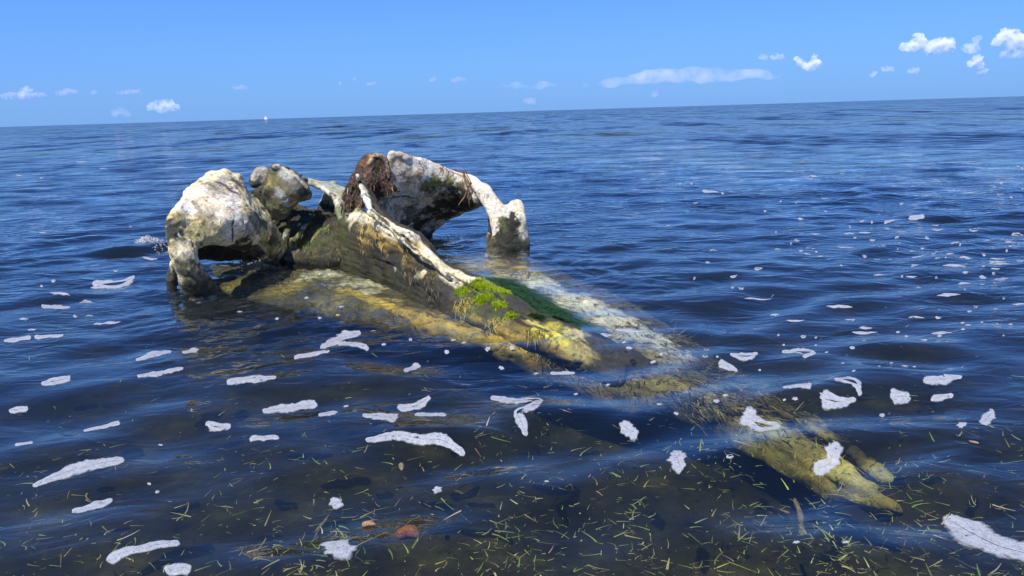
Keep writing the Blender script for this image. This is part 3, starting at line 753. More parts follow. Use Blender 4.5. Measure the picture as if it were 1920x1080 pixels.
# grooves and cracks
c.tube([LT(694, 386, .52, .008), LT(716, 404, .45, .009), LT(745, 428, .375, .011), LT(775, 458, .30, .013), LT(800, 480, .245, .014), LT(845, 514, .165, .013), LT(872, 530, .13, .010)], cut=True)
c.tube([LT(872, 532, .13, .010), LT(920, 566, .10, .012), LT(960, 593, .07, .012), LT(1000, 615, .05, .010), LT(1045, 634, .02, .008)], cut=True)
c.tube([LT(925, 548, .10, .009), LT(965, 580, .08, .012), LT(1005, 602, .055, .010), LT(1055, 622, .03, .008)], cut=True)
c.tube([LT(722, 440, .37, .007), LT(770, 475, .27, .008), LT(815, 508, .19, .008), LT(855, 540, .12, .007)], cut=True)
c.tube([LT(758, 420, .40, .005), LT(775, 424, .385, .006), LT(786, 432, .37, .006), LT(790, 446, .33, .009)], cut=True)
c.tube([LT(690, 455, .22, .008), LT(740, 500, .12, .010), LT(800, 545, .04, .009), (LT(860, 578, .0, .007))], cut=True)
c.tube([LT(705, 475, .13, .008), LT(770, 525, .04, .010), LT(830, 560, .0, .008)], cut=True)
for px, py, z in ((700, 432, .35), (728, 458, .28), (752, 496, .2), (815, 530, .13), (880, 560, .08)):
    c.tube([LT(px, py, z, .012), LT(px + 22, py + 14, z - .03, .009)], cut=True)
V, Q = c.mesh(blur=1, rough=(0.004, 0.009), grain=(0.008, (0.020, 0.40, 0.020)), seed=71)
INK = (0.014, 0.013, 0.010); SLATE = (0.026, 0.026, 0.023)
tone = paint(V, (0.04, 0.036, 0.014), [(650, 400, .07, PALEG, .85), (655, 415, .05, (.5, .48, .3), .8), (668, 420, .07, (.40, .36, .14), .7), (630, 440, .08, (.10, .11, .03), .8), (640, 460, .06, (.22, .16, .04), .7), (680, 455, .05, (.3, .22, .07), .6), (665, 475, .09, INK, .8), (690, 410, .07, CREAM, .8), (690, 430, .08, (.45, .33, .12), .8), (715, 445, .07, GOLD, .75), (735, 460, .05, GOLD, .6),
    (665, 455, .12, (.06, .05, .018), .7), (640, 470, .1, INK, .6), (700, 475, .12, INK, .85), (740, 500, .11, SLATE, .9), (780, 520, .11, SLATE, .9), (820, 545, .11, SLATE, .9), (860, 570, .09, (.035, .04, .03), .8), (680, 500, .10, INK, .8), (650, 485, .08, (.05, .045, .018), .8), (625, 475, .07, (.06, .058, .02), .8), (605, 470, .06, (.06, .055, .02), .8), (620, 450, .07, (.05, .055, .02), .8), (640, 435, .05, (.07, .08, .02), .7), (740, 540, .10, (.03, .035, .018), .8), (800, 560, .09, (.03, .04, .018), .8),  # INK spots next to the braincase darken the slope with painted shade
    (790, 508, .022, CREAM, .8), (735, 505, .02, PALEG, .7), (752, 488, .02, (.4, .38, .15), .7), (720, 480, .02, (.4, .38, .15), .7), (775, 520, .025, PALEG, .7), (708, 462, .03, YEL, .5),
    (900, 535, .06, (.12, .2, .015), .8), (868, 548, .03, (.12, .2, .015), .7), (930, 550, .045, (.12, .2, .015), .7), (905, 560, .03, (.12, .2, .015), .7), (880, 585, .07, GREEN, .6), (920, 600, .06, GREEN, .6),
    (970, 565, .06, SLATE, .8), (1010, 592, .06, (.09, .085, .06), .8), (1000, 590, .05, OLIVE, .5), (940, 605, .05, (.2, .17, .05), .7), (980, 612, .05, (.35, .25, .05), .7), (960, 622, .05, (.2, .16, .04), .7), (1020, 640, .05, (.4, .28, .05), .8), (1050, 628, .06, (.58, .52, .07), .9), (1035, 608, .04, (.5, .45, .06), .8), (1000, 600, .03, YEL, .6),
    (1050, 648, .05, (.45, .33, .07), .7), (1090, 650, .07, YEL, .8), (1080, 622, .06, (.55, .5, .2), .8)],
    strokes=[([(632, 425), (645, 450), (655, 480)], .09, (.045, .05, .014), .9), ([(655, 430), (672, 460), (690, 485)], .05, (.05, .045, .016), .8), ([(702, 402), (722, 418), (750, 442), (778, 466), (812, 493), (862, 526)], .036, (.72, .66, .50), .95), ([(654, 396), (670, 404), (694, 416), (720, 432), (752, 458), (785, 486)], .045, (.78, .72, .54), .92), ([(690, 440), (725, 452), (748, 470)], .025, (.42, .29, .08), .8),
             ([(672, 332), (676, 348), (690, 376), (712, 398), (740, 416), (770, 434), (786, 455), (800, 474), (840, 500), (905, 525)], .05, (.72, .66, .50), .95),
             ([(672, 332), (677, 350), (690, 374), (705, 392)], .03, (.82, .80, .76), .95),
             ([(765, 445), (785, 470), (800, 482)], .014, GOLD, .6),
             ([(694, 388), (716, 406), (745, 430), (775, 459), (800, 481), (845, 515), (872, 531)], .012, INK, .9),  # INK strokes along the carved grooves paint the shade inside them
             ([(722, 440), (770, 475), (815, 508), (855, 540)], .008, INK, .9),
             ([(872, 532), (920, 566), (960, 593), (1000, 615), (1045, 634)], .011, INK, .9),
             ([(925, 548), (965, 580), (1005, 602), (1055, 622)], .012, INK, .95), ([(690, 455), (740, 500), (800, 545), (860, 578)], .012, INK, .8), ([(705, 475), (770, 525), (830, 560)], .012, INK, .8), ([(1000, 612), (1030, 628), (1062, 640)], .016, (.62, .55, .06), .9), ([(990, 596), (1030, 612), (1070, 628)], .014, (.60, .56, .12), .9), ([(880, 590), (930, 615), (990, 640), (1040, 655)], .02, (.32, .22, .04), .7),
             ([(758, 420), (775, 424), (786, 432), (790, 446)], .006, INK, .9), ([(700, 440), (730, 462), (745, 476)], .010, (.07, .05, .02), .8)],
    seed=43, wet=False, fleck=0.35, grain=(0.03, 0.12, 0.03))
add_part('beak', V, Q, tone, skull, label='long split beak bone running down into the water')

# --- sunken palate plate around and beyond the beak, ending in two prongs
c = Clay(0.011)
c.sheet([
    [L(400, 503, -.11, .03), L(560, 512, -.08, .03), L(760, 500, -.12, .03), L(900, 482, -.09, .03), L(985, 488, -.12, .03)],
    [L(440, 552, -.14, .03), L(650, 545, -.085, .03), L(840, 540, -.12, .03), L(980, 520, -.08, .03), L(1080, 528, -.14, .03)],
    [L(620, 588, -.16, .03), L(780, 592, -.075, .03), L(930, 590, -.12, .03), L(1080, 570, -.08, .03), L(1190, 580, -.14, .03)],
    [L(880, 645, -.13, .03), L(940, 640, -.08, .03), L(1060, 625, -.12, .03), L(1170, 620, -.10, .03), L(1290, 650, -.18, .03)],
    [L(1030, 705, -.20, .03), L(1100, 690, -.14, .03), L(1180, 675, -.14, .03), L(1270, 680, -.15, .03), L(1370, 710, -.22, .03)],
    [L(1190, 770, -.26, .03), L(1250, 755, -.19, .03), L(1310, 740, -.19, .03), L(1380, 735, -.19, .03), L(1450, 755, -.24, .03)]])
c.sheet([
    [L(1310, 785, -.30, .028), L(1350, 778, -.23, .032), L(1392, 765, -.20, .028)],
    [L(1395, 838, -.30, .028), L(1430, 822, -.23, .032), L(1468, 804, -.20, .024)],
    [L(1485, 886, -.30, .026), L(1518, 868, -.23, .030), L(1548, 853, -.21, .020)],
    [L(1560, 928, -.30, .026), L(1592, 912, -.23, .030), L(1615, 900, -.21, .020)],
    [L(1682, 962, -.29, .014), L(1683, 958, -.26, .018), L(1684, 952, -.25, .013)]])
c.sheet([
    [L(1390, 738, -.20, .03), L(1450, 752, -.21, .03)],
    [L(1500, 792, -.23, .024), L(1535, 795, -.24, .024)],
    [L(1590, 850, -.25, .020), L(1612, 852, -.25, .020)],
    [L(1655, 898, -.26, .016), L(1668, 896, -.26, .016)]])
c.sheet([
    [L(1110, 705, -.17, .03), L(1180, 695, -.15, .03), L(1260, 695, -.15, .03), L(1340, 712, -.18, .03)],
    [L(1220, 752, -.21, .03), L(1270, 742, -.18, .032), L(1330, 738, -.17, .032), L(1390, 745, -.18, .03)],
    [L(1315, 792, -.25, .03), L(1350, 780, -.21, .032), L(1385, 772, -.19, .030), L(1420, 772, -.19, .026)]])
c.tube([LT(1400, 762, -.14, .014), LT(1480, 806, -.14, .018), LT(1560, 852, -.14, .020), LT(1640, 905, -.15, .020)], cut=True)
V, Q = c.mesh(rough=(0.010, 0.010), grain=(0.010, (0.03, 0.35, 0.03)), seed=81)
W_ = to_world(V)
tone = paint(V, (0.10, 0.09, 0.045), [(1230, 720, .16, (.20, .17, .075), .8), (1320, 740, .14, (.28, .24, .10), .8), (1120, 700, .12, (.22, .18, .07), .8), (1260, 780, .12, (.05, .05, .03), .8), (600, 510, .14, (.62, .66, .50), .9), (660, 525, .12, (.7, .7, .55), .8), (520, 510, .10, (.5, .46, .2), .8), (450, 505, .12, (.45, .38, .12), .8), (440, 530, .12, (.36, .31, .10), .8), (540, 535, .14, (.40, .35, .12), .8), (620, 560, .12, (.30, .27, .10), .8), (690, 540, .08, (.55, .56, .42), .8), (720, 560, .08, YEL, .8), (800, 590, .10, (.62, .44, .06), .95), (870, 610, .09, (.6, .46, .08), .9), (940, 635, .08, (.6, .46, .10), .9), (1010, 650, .07, GOLD, .8),
    (900, 490, .16, YEL, .8), (980, 500, .12, (.45, .36, .10), .9), (1000, 530, .14, (.72, .74, .60), .95), (940, 510, .10, (.6, .58, .42), .8), (1080, 560, .16, (.78, .80, .70), .95), (1150, 590, .15, (.72, .72, .55), .95), (1100, 620, .08, (.6, .6, .3), .8), (1200, 620, .14, (.6, .6, .42), .8), (1250, 660, .12, (.45, .42, .24), .7), (1130, 660, .08, YEL, .5),
    (1000, 570, .10, (0.03, 0.07, 0.03), .8), (1420, 760, .12, (.40, .34, .13), .8), (1400, 800, .10, (.55, .50, .16), .8), (1440, 815, .03, (.12, .10, .04), .9), (1500, 860, .035, (.14, .11, .05), .9), (1470, 830, .03, (.10, .09, .04), .8), (1550, 895, .03, (.12, .10, .05), .8), (1390, 790, .05, (.12, .11, .05), .8), (1480, 840, .14, (.50, .44, .14), .6), (1560, 890, .12, (.52, .45, .14), .8), (1630, 930, .10, (.50, .42, .12), .9), (1600, 870, .10, (.6, .56, .22), .9), (1640, 895, .08, (.6, .56, .22), .9), (1520, 810, .08, YEL, .7), (1340, 780, .06, (0.05, 0.10, 0.03), .8), (1450, 800, .05, (.6, .55, .2), .7)],
    strokes=[([(640, 535), (700, 556), (760, 576), (830, 600), (900, 622), (980, 645), (1050, 660)], .055, (.50, .38, .07), .9), ([(560, 520), (620, 512), (680, 520), (720, 535)], .05, (.60, .60, .44), .85),
             ([(990, 505), (1030, 535), (1090, 562), (1150, 590), (1210, 620), (1270, 655)], .11, (.66, .67, .54), .85), ([(700, 548), (790, 580), (880, 606)], .018, (.10, .09, .03), .7),
             ([(1100, 680), (1180, 700), (1260, 720), (1340, 745), (1400, 775)], .08, (.30, .26, .11), .8), ([(1120, 700), (1200, 722), (1280, 748)], .015, (.05, .05, .02), .8)],
    seed=53, wet=False, fleck=0.45, grain=(0.07, 0.14, 0.07))
add_part('palate', V, Q, tone, skull, label='pale sunken bone plate ending in two long prongs under the water')

# --- dried tissue on the nose crest
c = Clay(0.006)
tr_ = np.random.default_rng(5)
c.sheet([
    [S(646, 372, -.44, .024), S(656, 350, -.44, .026), S(666, 326, -.45, .024), S(676, 304, -.46, .020), S(690, 292, -.46, .016)],
    [S(660, 380, -.38, .030), S(668, 354, -.40, .03), S(678, 330, -.42, .028), S(688, 306, -.44, .022), S(702, 291, -.46, .018)],
    [S(676, 392, -.30, .026), S(684, 364, -.34, .028), S(690, 338, -.38, .026), S(696, 316, -.42, .022), S(714, 294, -.46, .018)]])
c.sheet([
    [S(690, 336, -.44, .022), S(692, 352, -.42, .024), S(698, 370, -.40, .022)],
    [S(706, 334, -.46, .022), S(710, 350, -.45, .024), S(712, 366, -.44, .018)],
    [S(722, 328, -.44, .024), S(726, 344, -.42, .024), S(730, 352, -.42, .018)]])
c.tube([S(702, 292, -.44, .020), S(714, 292, -.44, .022), S(723, 300, -.43, .024), S(727, 314, -.42, .024), S(727, 332, -.42, .026), S(733, 348, -.42, .020), S(744, 357, -.42, .013), S(752, 360, -.42, .008)])
c.sheet([[S(696, 300, -.56, .02), S(712, 298, -.56, .02), S(724, 304, -.56, .02)], [S(698, 330, -.56, .02), S(712, 332, -.56, .02), S(726, 332, -.56, .02)]])
for k in range(70):
    u = tr_.uniform(0, 1); x0 = 650 + 50 * u + tr_.normal(0, 5); y0 = 366 - 68 * u + tr_.uniform(-3, 22)
    dx = tr_.uniform(-14, 5); ln = tr_.uniform(14, 44)
    d = -.33 - .10 * u + tr_.uniform(-.03, .03)
    r = tr_.uniform(.004, .009)
    c.tube([S(x0, y0, d, r), S(x0 + dx * .5 + tr_.normal(0, 2), y0 + ln * .5, d + .02, r), S(x0 + dx, y0 + ln, d + .03, r * .6)])
for k in range(34):
    x0 = tr_.uniform(704, 738); y0 = tr_.uniform(314, 348)
    r = tr_.uniform(.004, .008)
    c.tube([S(x0, y0, -.38, r), S(x0 + tr_.uniform(-5, 9), y0 + tr_.uniform(8, 18), -.36, r), S(x0 + tr_.uniform(-8, 18), y0 + tr_.uniform(14, 34), -.36, r * .6)])
c.tube([S(709, 308, -.2, .028), S(710, 306, -.50, .030)], cut=True)
c.tube([S(706, 330, -.2, .014), S(704, 350, -.30, .012)], cut=True)
c.tube([S(703, 325, -.2, .012), S(703, 325, -.48, .012)], cut=True)
c.tube([S(700, 322, -.2, .006), S(701, 321, -.75, .006)], cut=True)
V, Q = c.mesh(blur=1, rough=(0.009, 0.008), seed=91)
tone = paint(V, (0.07, 0.042, 0.028), [(668, 340, .05, (.14, .08, .045), .8), (680, 322, .03, (.24, .12, .06), .8), (705, 290, .05, (.42, .30, .14), .8), (720, 300, .04, (.40, .26, .12), .7), (690, 310, .04, (.20, .09, .04), .7), (680, 300, .03, (.30, .16, .08), .6), (660, 340, .05, (.10, .06, .04), .8), (700, 296, .03, (.5, .36, .18), .9), (722, 296, .03, (.55, .42, .24), .9), (728, 312, .025, (.4, .26, .14), .8), (698, 325, .02, (.4, .2, .15), .6), (672, 375, .07, (.09, .07, .065), .9), (650, 360, .05, (.12, .09, .08), .8), (728, 330, .04, (.2, .09, .04), .7), (740, 352, .03, (.40, .2, .12), .7)],
    strokes=[([(703, 306), (709, 303), (715, 308), (712, 316), (705, 320)], .035, INK, 1), ([(703, 325), (706, 340), (712, 352)], .022, INK, .95), ([(664, 330), (658, 350), (652, 368)], .012, INK, .9), ([(682, 308), (676, 325), (668, 350)], .008, INK, .8), ([(690, 300), (700, 291), (714, 289), (724, 296), (730, 310)], .014, (.58, .44, .26), .9)],  # hole and slit painted near black for the shade inside
    seed=63, wet=False, fleck=1.0, cell=0.022)
add_part('dried_tissue', V, Q, tone, skull, mat=bone_material('dried_tissue', 0.6, 0.012, 45), label='brown fibrous dried flesh clinging to the nose crest')

# fibres hanging from the right wing
c = Clay(0.004)
for pts in ([(868, 322), (873, 340), (878, 360), (880, 388)], [(872, 322), (866, 345), (874, 362), (860, 384)], [(866, 320), (876, 335), (882, 352), (876, 372)],
            [(826, 314), (832, 322), (829, 330)], [(836, 316), (842, 324), (838, 331)], [(852, 318), (866, 322), (876, 322)], [(874, 324), (884, 345), (886, 362)], [(832, 312), (826, 322), (822, 330)]):
    c.tube([S(x, y, -.42, .0055 - .0006 * i) for i, (x, y) in enumerate(pts)])
V, Q = c.mesh(blur=0, rough=(0.002, 0.002), seed=95)
add_part('dried_fibre', V, Q, np.tile(np.array((.24, .12, .07)), (len(V), 1)) * (1 + .4 * fbm(V, .03, 4))[:, None], skull, mat=bone_material('dried_fibre', .7, .003, 80), label='reddish fibres hanging off the right brow wing')

# ------------------------------------------------------------------ algae growing on the beak (short tufts)
def leaf_material(name, c1, c2, rough=0.5, trans=0.3):
    s = NT(name)
    at = s.n('Attribute'); at.attribute_name = 'tone'
    p = s.n('BsdfPrincipled'); p.inputs['Roughness'].default_value = rough
    s.l(at.outputs['Color'], p.inputs['Base Color'])
    t = s.n('BsdfTranslucent'); s.l(at.outputs['Color'], t.inputs['Color'])
    m = s.n('MixShader'); m.inputs[0].default_value = trans
    s.l(p.outputs[0], m.inputs[1]); s.l(t.outputs[0], m.inputs[2]); s.l(m.outputs[0], s.out.inputs['Surface'])
    return s.m
ALGA = leaf_material('alga', None, None)

def ribbons(base, direc, length, width, bend, colors, segs=3):
    """many thin curved ribbons in one mesh; arrays of n; returns V, Q, tone"""
    n = len(base)
    up = np.array([0, 0, 1.0])
    side = np.cross(direc, up); side /= np.linalg.norm(side, axis=1)[:, None] + 1e-9
    V = []; 
    for k in range(segs + 1):
        t = k / segs
        c = base + direc * (length * t)[:, None] + bend * (t * t)[:, None] if np.ndim(t) else base + direc * (length * t)[:, None] + bend * (t * t)
        w = width * (1 - 0.75 * t * t)
        V += [c - side * w[:, None] / 2, c + side * w[:, None] / 2]
    V = np.stack(V, 1)
    Q = []
    o = np.arange(n) * (2 * (segs + 1))
    for k in range(segs):
        Q.append(np.stack([o + 2 * k, o + 2 * k + 1, o + 2 * k + 3, o + 2 * k + 2], -1))
    return V.reshape(-1, 3), np.concatenate(Q), np.repeat(colors, 2 * (segs + 1), axis=0)

def surface_points(objname, mask_fn, n, seed):
    ob = [o for o in skull.children if o.name == objname][0]
    m = ob.data; P = np.empty(len(m.vertices) * 3, np.float32); m.vertices.foreach_get('co', P); P = P.reshape(-1, 3)
    N = np.empty(len(m.vertices) * 3, np.float32); m.vertices.foreach_get('normal', N); N = N.reshape(-1, 3)
    w = mask_fn(P, N); w = np.clip(w, 0, None)
    r = np.random.default_rng(seed)
    i = r.choice(len(P), n, p=w / w.sum())
    return P[i].astype(float), N[i].astype(float), r

def blob_mask(spots):
    cs = [(np.asarray(L(px, py, z, 0)[:3]), rad) for px, py, z, rad in spots]
    def f(P, N):
        m = np.zeros(len(P))
        for c_, rad in cs:
            m = np.maximum(m, smooth01(1.2, 0.5, np.linalg.norm((P - c_) * (1.15, .85, .7), axis=1) / rad + 0.8 * fbm(P, 0.05, 77)))
        return m * smooth01(0.0, 0.5, N[:, 2])
    return f

P_, N_, r_ = surface_points('beak', blob_mask([(905, 533, .11, .085), (868, 547, .09, .045), (935, 548, .08, .07), (905, 560, .08, .05), (935, 575, .06, .055), (960, 592, .05, .04)]), 9000, 1)
n_ = len(P_)
dr = N_ * 0.8 + r_.normal(0, .55, (n_, 3)) + np.array([0, -.3, 0]); dr /= np.linalg.norm(dr, axis=1)[:, None]
colr = np.array((.36, .50, .015)) * r_.uniform(.5, 1.35, (n_, 1)) * np.array([1, 1, 1]) + r_.uniform(0, .08, (n_, 1)) * np.array([1, .3, 0])
V, Q, T = ribbons(P_, dr, r_.uniform(.006, .020, n_), r_.uniform(.002, .0045, n_), r_.normal(0, .004, (n_, 3)), colr, 2)
o = add_part('green_moss', V, Q, T, skull, ALGA, label='bright yellow green moss cushion on the split of the beak'); o['kind'] = 'stuff'

P_, N_, r_ = surface_points('beak', blob_mask([(950, 530, .0, .08), (985, 553, -.02, .08), (1020, 575, -.04, .08), (1060, 595, -.06, .08), (1085, 605, -.06, .05), (1000, 600, .03, .03), (1040, 605, .0, .03)]), 3600, 2)
n_ = len(P_)
fl = np.array([.25, -1.0, -.10])
dr = fl + r_.normal(0, .25, (n_, 3)); dr /= np.linalg.norm(dr, axis=1)[:, None]
colr = np.array((0.035, 0.085, 0.02)) * r_.uniform(.4, 1.6, (n_, 1)) + r_.uniform(0, .05, (n_, 1)) * np.array([1, .9, .1]) * (r_.uniform(0, 1, (n_, 1)) > .6)
V, Q, T = ribbons(P_ + N_ * .004, dr, r_.uniform(.02, .09, n_), r_.uniform(.0025, .005, n_), r_.normal(0, .012, (n_, 3)), colr, 3)
m_ = 3400
u_ = r_.beta(1.3, 1.6, m_)
ln_ = np.array([L(915, 520, .06, 0)[:3], L(950, 530, .05, 0)[:3], L(1000, 560, .03, 0)[:3], L(1050, 592, .015, 0)[:3], L(1075, 605, .0, 0)[:3]])
B_ = catmull(ln_, 400)[(u_ * 399).astype(int)] + r_.normal(0, 1, (m_, 3)) * (.035, .05, .008) - np.array([0, 0, .012])
d_ = np.array([.34, -1.0, -.22]) + r_.normal(0, .22, (m_, 3)) * (1, 1, .5); d_ /= np.linalg.norm(d_, axis=1)[:, None]
c_ = np.array((0.022, 0.075, 0.018)) * r_.uniform(.35, 1.5, (m_, 1)) + r_.uniform(0, .06, (m_, 1)) * np.array([.6, 1, .1]) * (r_.uniform(0, 1, (m_, 1)) > .75)
V3, Q3, T3 = ribbons(B_, d_, r_.gamma(3, .035, m_) + .02, r_.uniform(.002, .005, m_), r_.normal(0, .022, (m_, 3)) * (1, 1, .4), c_, 4)
Q3 = Q3 + len(V); V = np.concatenate([V, V3]); Q = np.concatenate([Q, Q3]); T = np.concatenate([T, T3])
o = add_part('trailing_weed', V, Q, T, skull, ALGA, label='dark green hair weed trailing off the right of the beak'); o['kind'] = 'stuff'

# matted fibres on the dried tissue
P_, N_, r_ = surface_points('dried_tissue', lambda P, N: (0.05 + smooth01(-.2, .6, -N[:, 1])) * smooth01(.1, .5, fbm(P, .035, 8)) * smooth01(.72, .62, P[:, 2]), 700, 11)
n_ = len(P_)
dr = np.array([-.25, -.25, -1.0]) + r_.normal(0, .6, (n_, 3)) + N_ * .15; dr /= np.linalg.norm(dr, axis=1)[:, None]
fp = np.array([(.34, .20, .10), (.22, .10, .045), (.05, .03, .02), (.12, .07, .045), (.46, .34, .20), (.03, .02, .016)])
colr = fp[r_.choice(6, n_, p=[.16, .22, .2, .2, .07, .15])] * r_.uniform(.6, 1.3, (n_, 1))
V, Q, T = ribbons(P_ + N_ * .002, dr, r_.uniform(.015, .075, n_), r_.uniform(.002, .0055, n_), N_ * r_.uniform(0, .02, (n_, 1)) + r_.normal(0, .010, (n_, 3)), colr, 3)
o = add_part('hair_fibre', V, Q, T, skull, ALGA, label='matted brown fibres over the nose crest'); o['kind'] = 'stuff'
# golden and dark hair weed combed down the shoulder and flank of the beak
P_, N_, r_ = surface_points('beak', blob_mask([(690, 440, .32, .06), (720, 456, .26, .06), (665, 455, .28, .09), (745, 465, .22, .07), (700, 475, .15, .12), (650, 470, .2, .12), (760, 520, .08, .10), (810, 550, .03, .09), (870, 585, .0, .07), (930, 612, -.01, .06), (1000, 636, -.01, .05)]), 5200, 12)
n_ = len(P_)
dr = np.array([-.30, -.75, -.6]) + r_.normal(0, .22, (n_, 3)) - N_ * .1; dr /= np.linalg.norm(dr, axis=1)[:, None]
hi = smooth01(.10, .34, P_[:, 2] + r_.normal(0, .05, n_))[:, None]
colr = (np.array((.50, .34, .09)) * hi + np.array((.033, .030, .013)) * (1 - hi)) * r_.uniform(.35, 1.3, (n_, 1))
tip = (P_[:, 1] < -1.3)[:, None] * (r_.uniform(0, 1, (n_, 1)) > .4)
colr = colr * (1 - tip) + np.array((.36, .30, .04)) * r_.uniform(.5, 1.2, (n_, 1)) * tip
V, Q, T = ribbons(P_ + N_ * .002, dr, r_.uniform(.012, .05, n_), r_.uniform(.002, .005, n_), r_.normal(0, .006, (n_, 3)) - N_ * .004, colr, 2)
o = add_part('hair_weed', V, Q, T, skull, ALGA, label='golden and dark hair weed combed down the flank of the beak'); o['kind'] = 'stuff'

# moss and short weed over the braincase wall
P_, N_, r_ = surface_points('braincase', lambda P, N: (.15 + smooth01(-.1, .3, fbm(P, .08, 21))) * smooth01(-.02, .06, P[:, 2]), 3200, 13)
n_ = len(P_)
dr = np.array([-.1, -.6, -.6]) + r_.normal(0, .35, (n_, 3)) + N_ * .3; dr /= np.linalg.norm(dr, axis=1)[:, None]
fp = np.array([(.05, .06, .012), (.10, .12, .02), (.03, .03, .012), (.16, .13, .035), (.28, .26, .12)])
colr = fp[r_.choice(5, n_, p=[.35, .2, .25, .14, .06])] * r_.uniform(.5, 1.3, (n_, 1))
V, Q, T = ribbons(P_ + N_ * .002, dr, r_.uniform(.010, .04, n_), r_.uniform(.002, .006, n_), r_.normal(0, .006, (n_, 3)), colr, 2)
o = add_part('moss_fur', V, Q, T, skull, ALGA, label='olive fur of short weed over the braincase wall'); o['kind'] = 'stuff'

# weed and turf all over the sunken plate
P_, N_, r_ = surface_points('palate', lambda P, N: smooth01(0.1, .7, N[:, 2]) * (0.12 + smooth01(-.1, .5, fbm(P, .16, 5))) * (0.35 + 1.6 * smooth01(-1.9, -2.4, P[:, 1]) * smooth01(-3.6, -3.1, P[:, 1])), 9000, 3)
n_ = len(P_)
dr = fl + r_.normal(0, .5, (n_, 3)) * (1, 1, .3); dr /= np.linalg.norm(dr, axis=1)[:, None]
pal = np.array([(0.10, 0.085, 0.03), (0.26, 0.21, 0.08), (0.03, 0.04, 0.012), (0.48, 0.42, 0.20), (0.03, 0.022, 0.012)])
colr = pal[r_.integers(0, 5, n_)] * r_.uniform(.6, 1.3, (n_, 1))
V, Q, T = ribbons(P_ + N_ * .003, dr, r_.uniform(.015, .075, n_), r_.uniform(.002, .007, n_), r_.normal(0, .018, (n_, 3)), colr, 2)
o = add_part('turf_weed', V, Q, T, skull, ALGA); o['kind'] = 'stuff'

# ------------------------------------------------------------------ foam
def foam_material():
    s = NT('sea_foam')
    tc = s.n('NewGeometry')
    v = s.n('TexVoronoi'); v.inputs['Scale'].default_value = 210
    s.l(tc.outputs['Position'], v.inputs['Vector'])
    v2 = s.n('TexNoise'); v2.inputs['Scale'].default_value = 55; v2.inputs['Detail'].default_value = 4
    s.l(tc.outputs['Position'], v2.inputs['Vector'])
    c = s.ramp(v.outputs['Distance'], [(0.0, (0.53, 0.55, 0.58)), (0.45, (0.44, 0.46, 0.49)), (0.75, (0.34, 0.36, 0.40))])
    c = s.mix(s.ramp(v2.outputs[0], [(0.38, (0.6, 0.6, 0.6)), (0.55, (0, 0, 0))]), c, (0.28, 0.30, 0.33))
    p = s.n('BsdfPrincipled'); s.l(c, p.inputs['Base Color']); p.inputs['Roughness'].default_value = 0.35
    b = s.n('Bump'); b.inputs['Strength'].default_value = 0.45; b.inputs['Distance'].default_value = 0.003
    s.l(v.outputs['Distance'], b.inputs['Height']); b.invert = True
    s.l(b.outputs[0], p.inputs['Normal'])
    n3 = s.n('TexNoise'); n3.inputs['Scale'].default_value = 38; n3.inputs['Detail'].default_value = 3; s.l(tc.outputs['Position'], n3.inputs['Vector'])
    v3 = s.n('TexVoronoi'); v3.inputs['Scale'].default_value = 80; s.l(tc.outputs['Position'], v3.inputs['Vector'])
    a1 = s.ramp(n3.outputs[0], [(0.26, (.15, .15, .15)), (0.36, (.92, .92, .92))])
    a2 = s.ramp(v3.outputs['Distance'], [(0.10, (.35, .35, .35)), (0.22, (1, 1, 1))])
    ed = s.n('Attribute'); ed.attribute_name = 'core'
    e1 = s.ramp(s.math('ADD', ed.outputs['Fac'], s.math('MULTIPLY', s.math('SUBTRACT', n3.outputs[0], 0.5), 1.1)), [(0.10, (0, 0, 0)), (0.75, (.86, .86, .86))])
    al = s.math('MULTIPLY', s.math('MULTIPLY', a1, a2), e1)
    tr = s.n('BsdfTransparent'); mx = s.n('MixShader'); s.l(al, mx.inputs[0]); s.l(tr.outputs[0], mx.inputs[1]); s.l(p.outputs[0], mx.inputs[2])
    s.l(mx.outputs[0], s.out.inputs['Surface'])
    return s.m
FOAM = foam_material()
fr_ = np.random.default_rng(99)

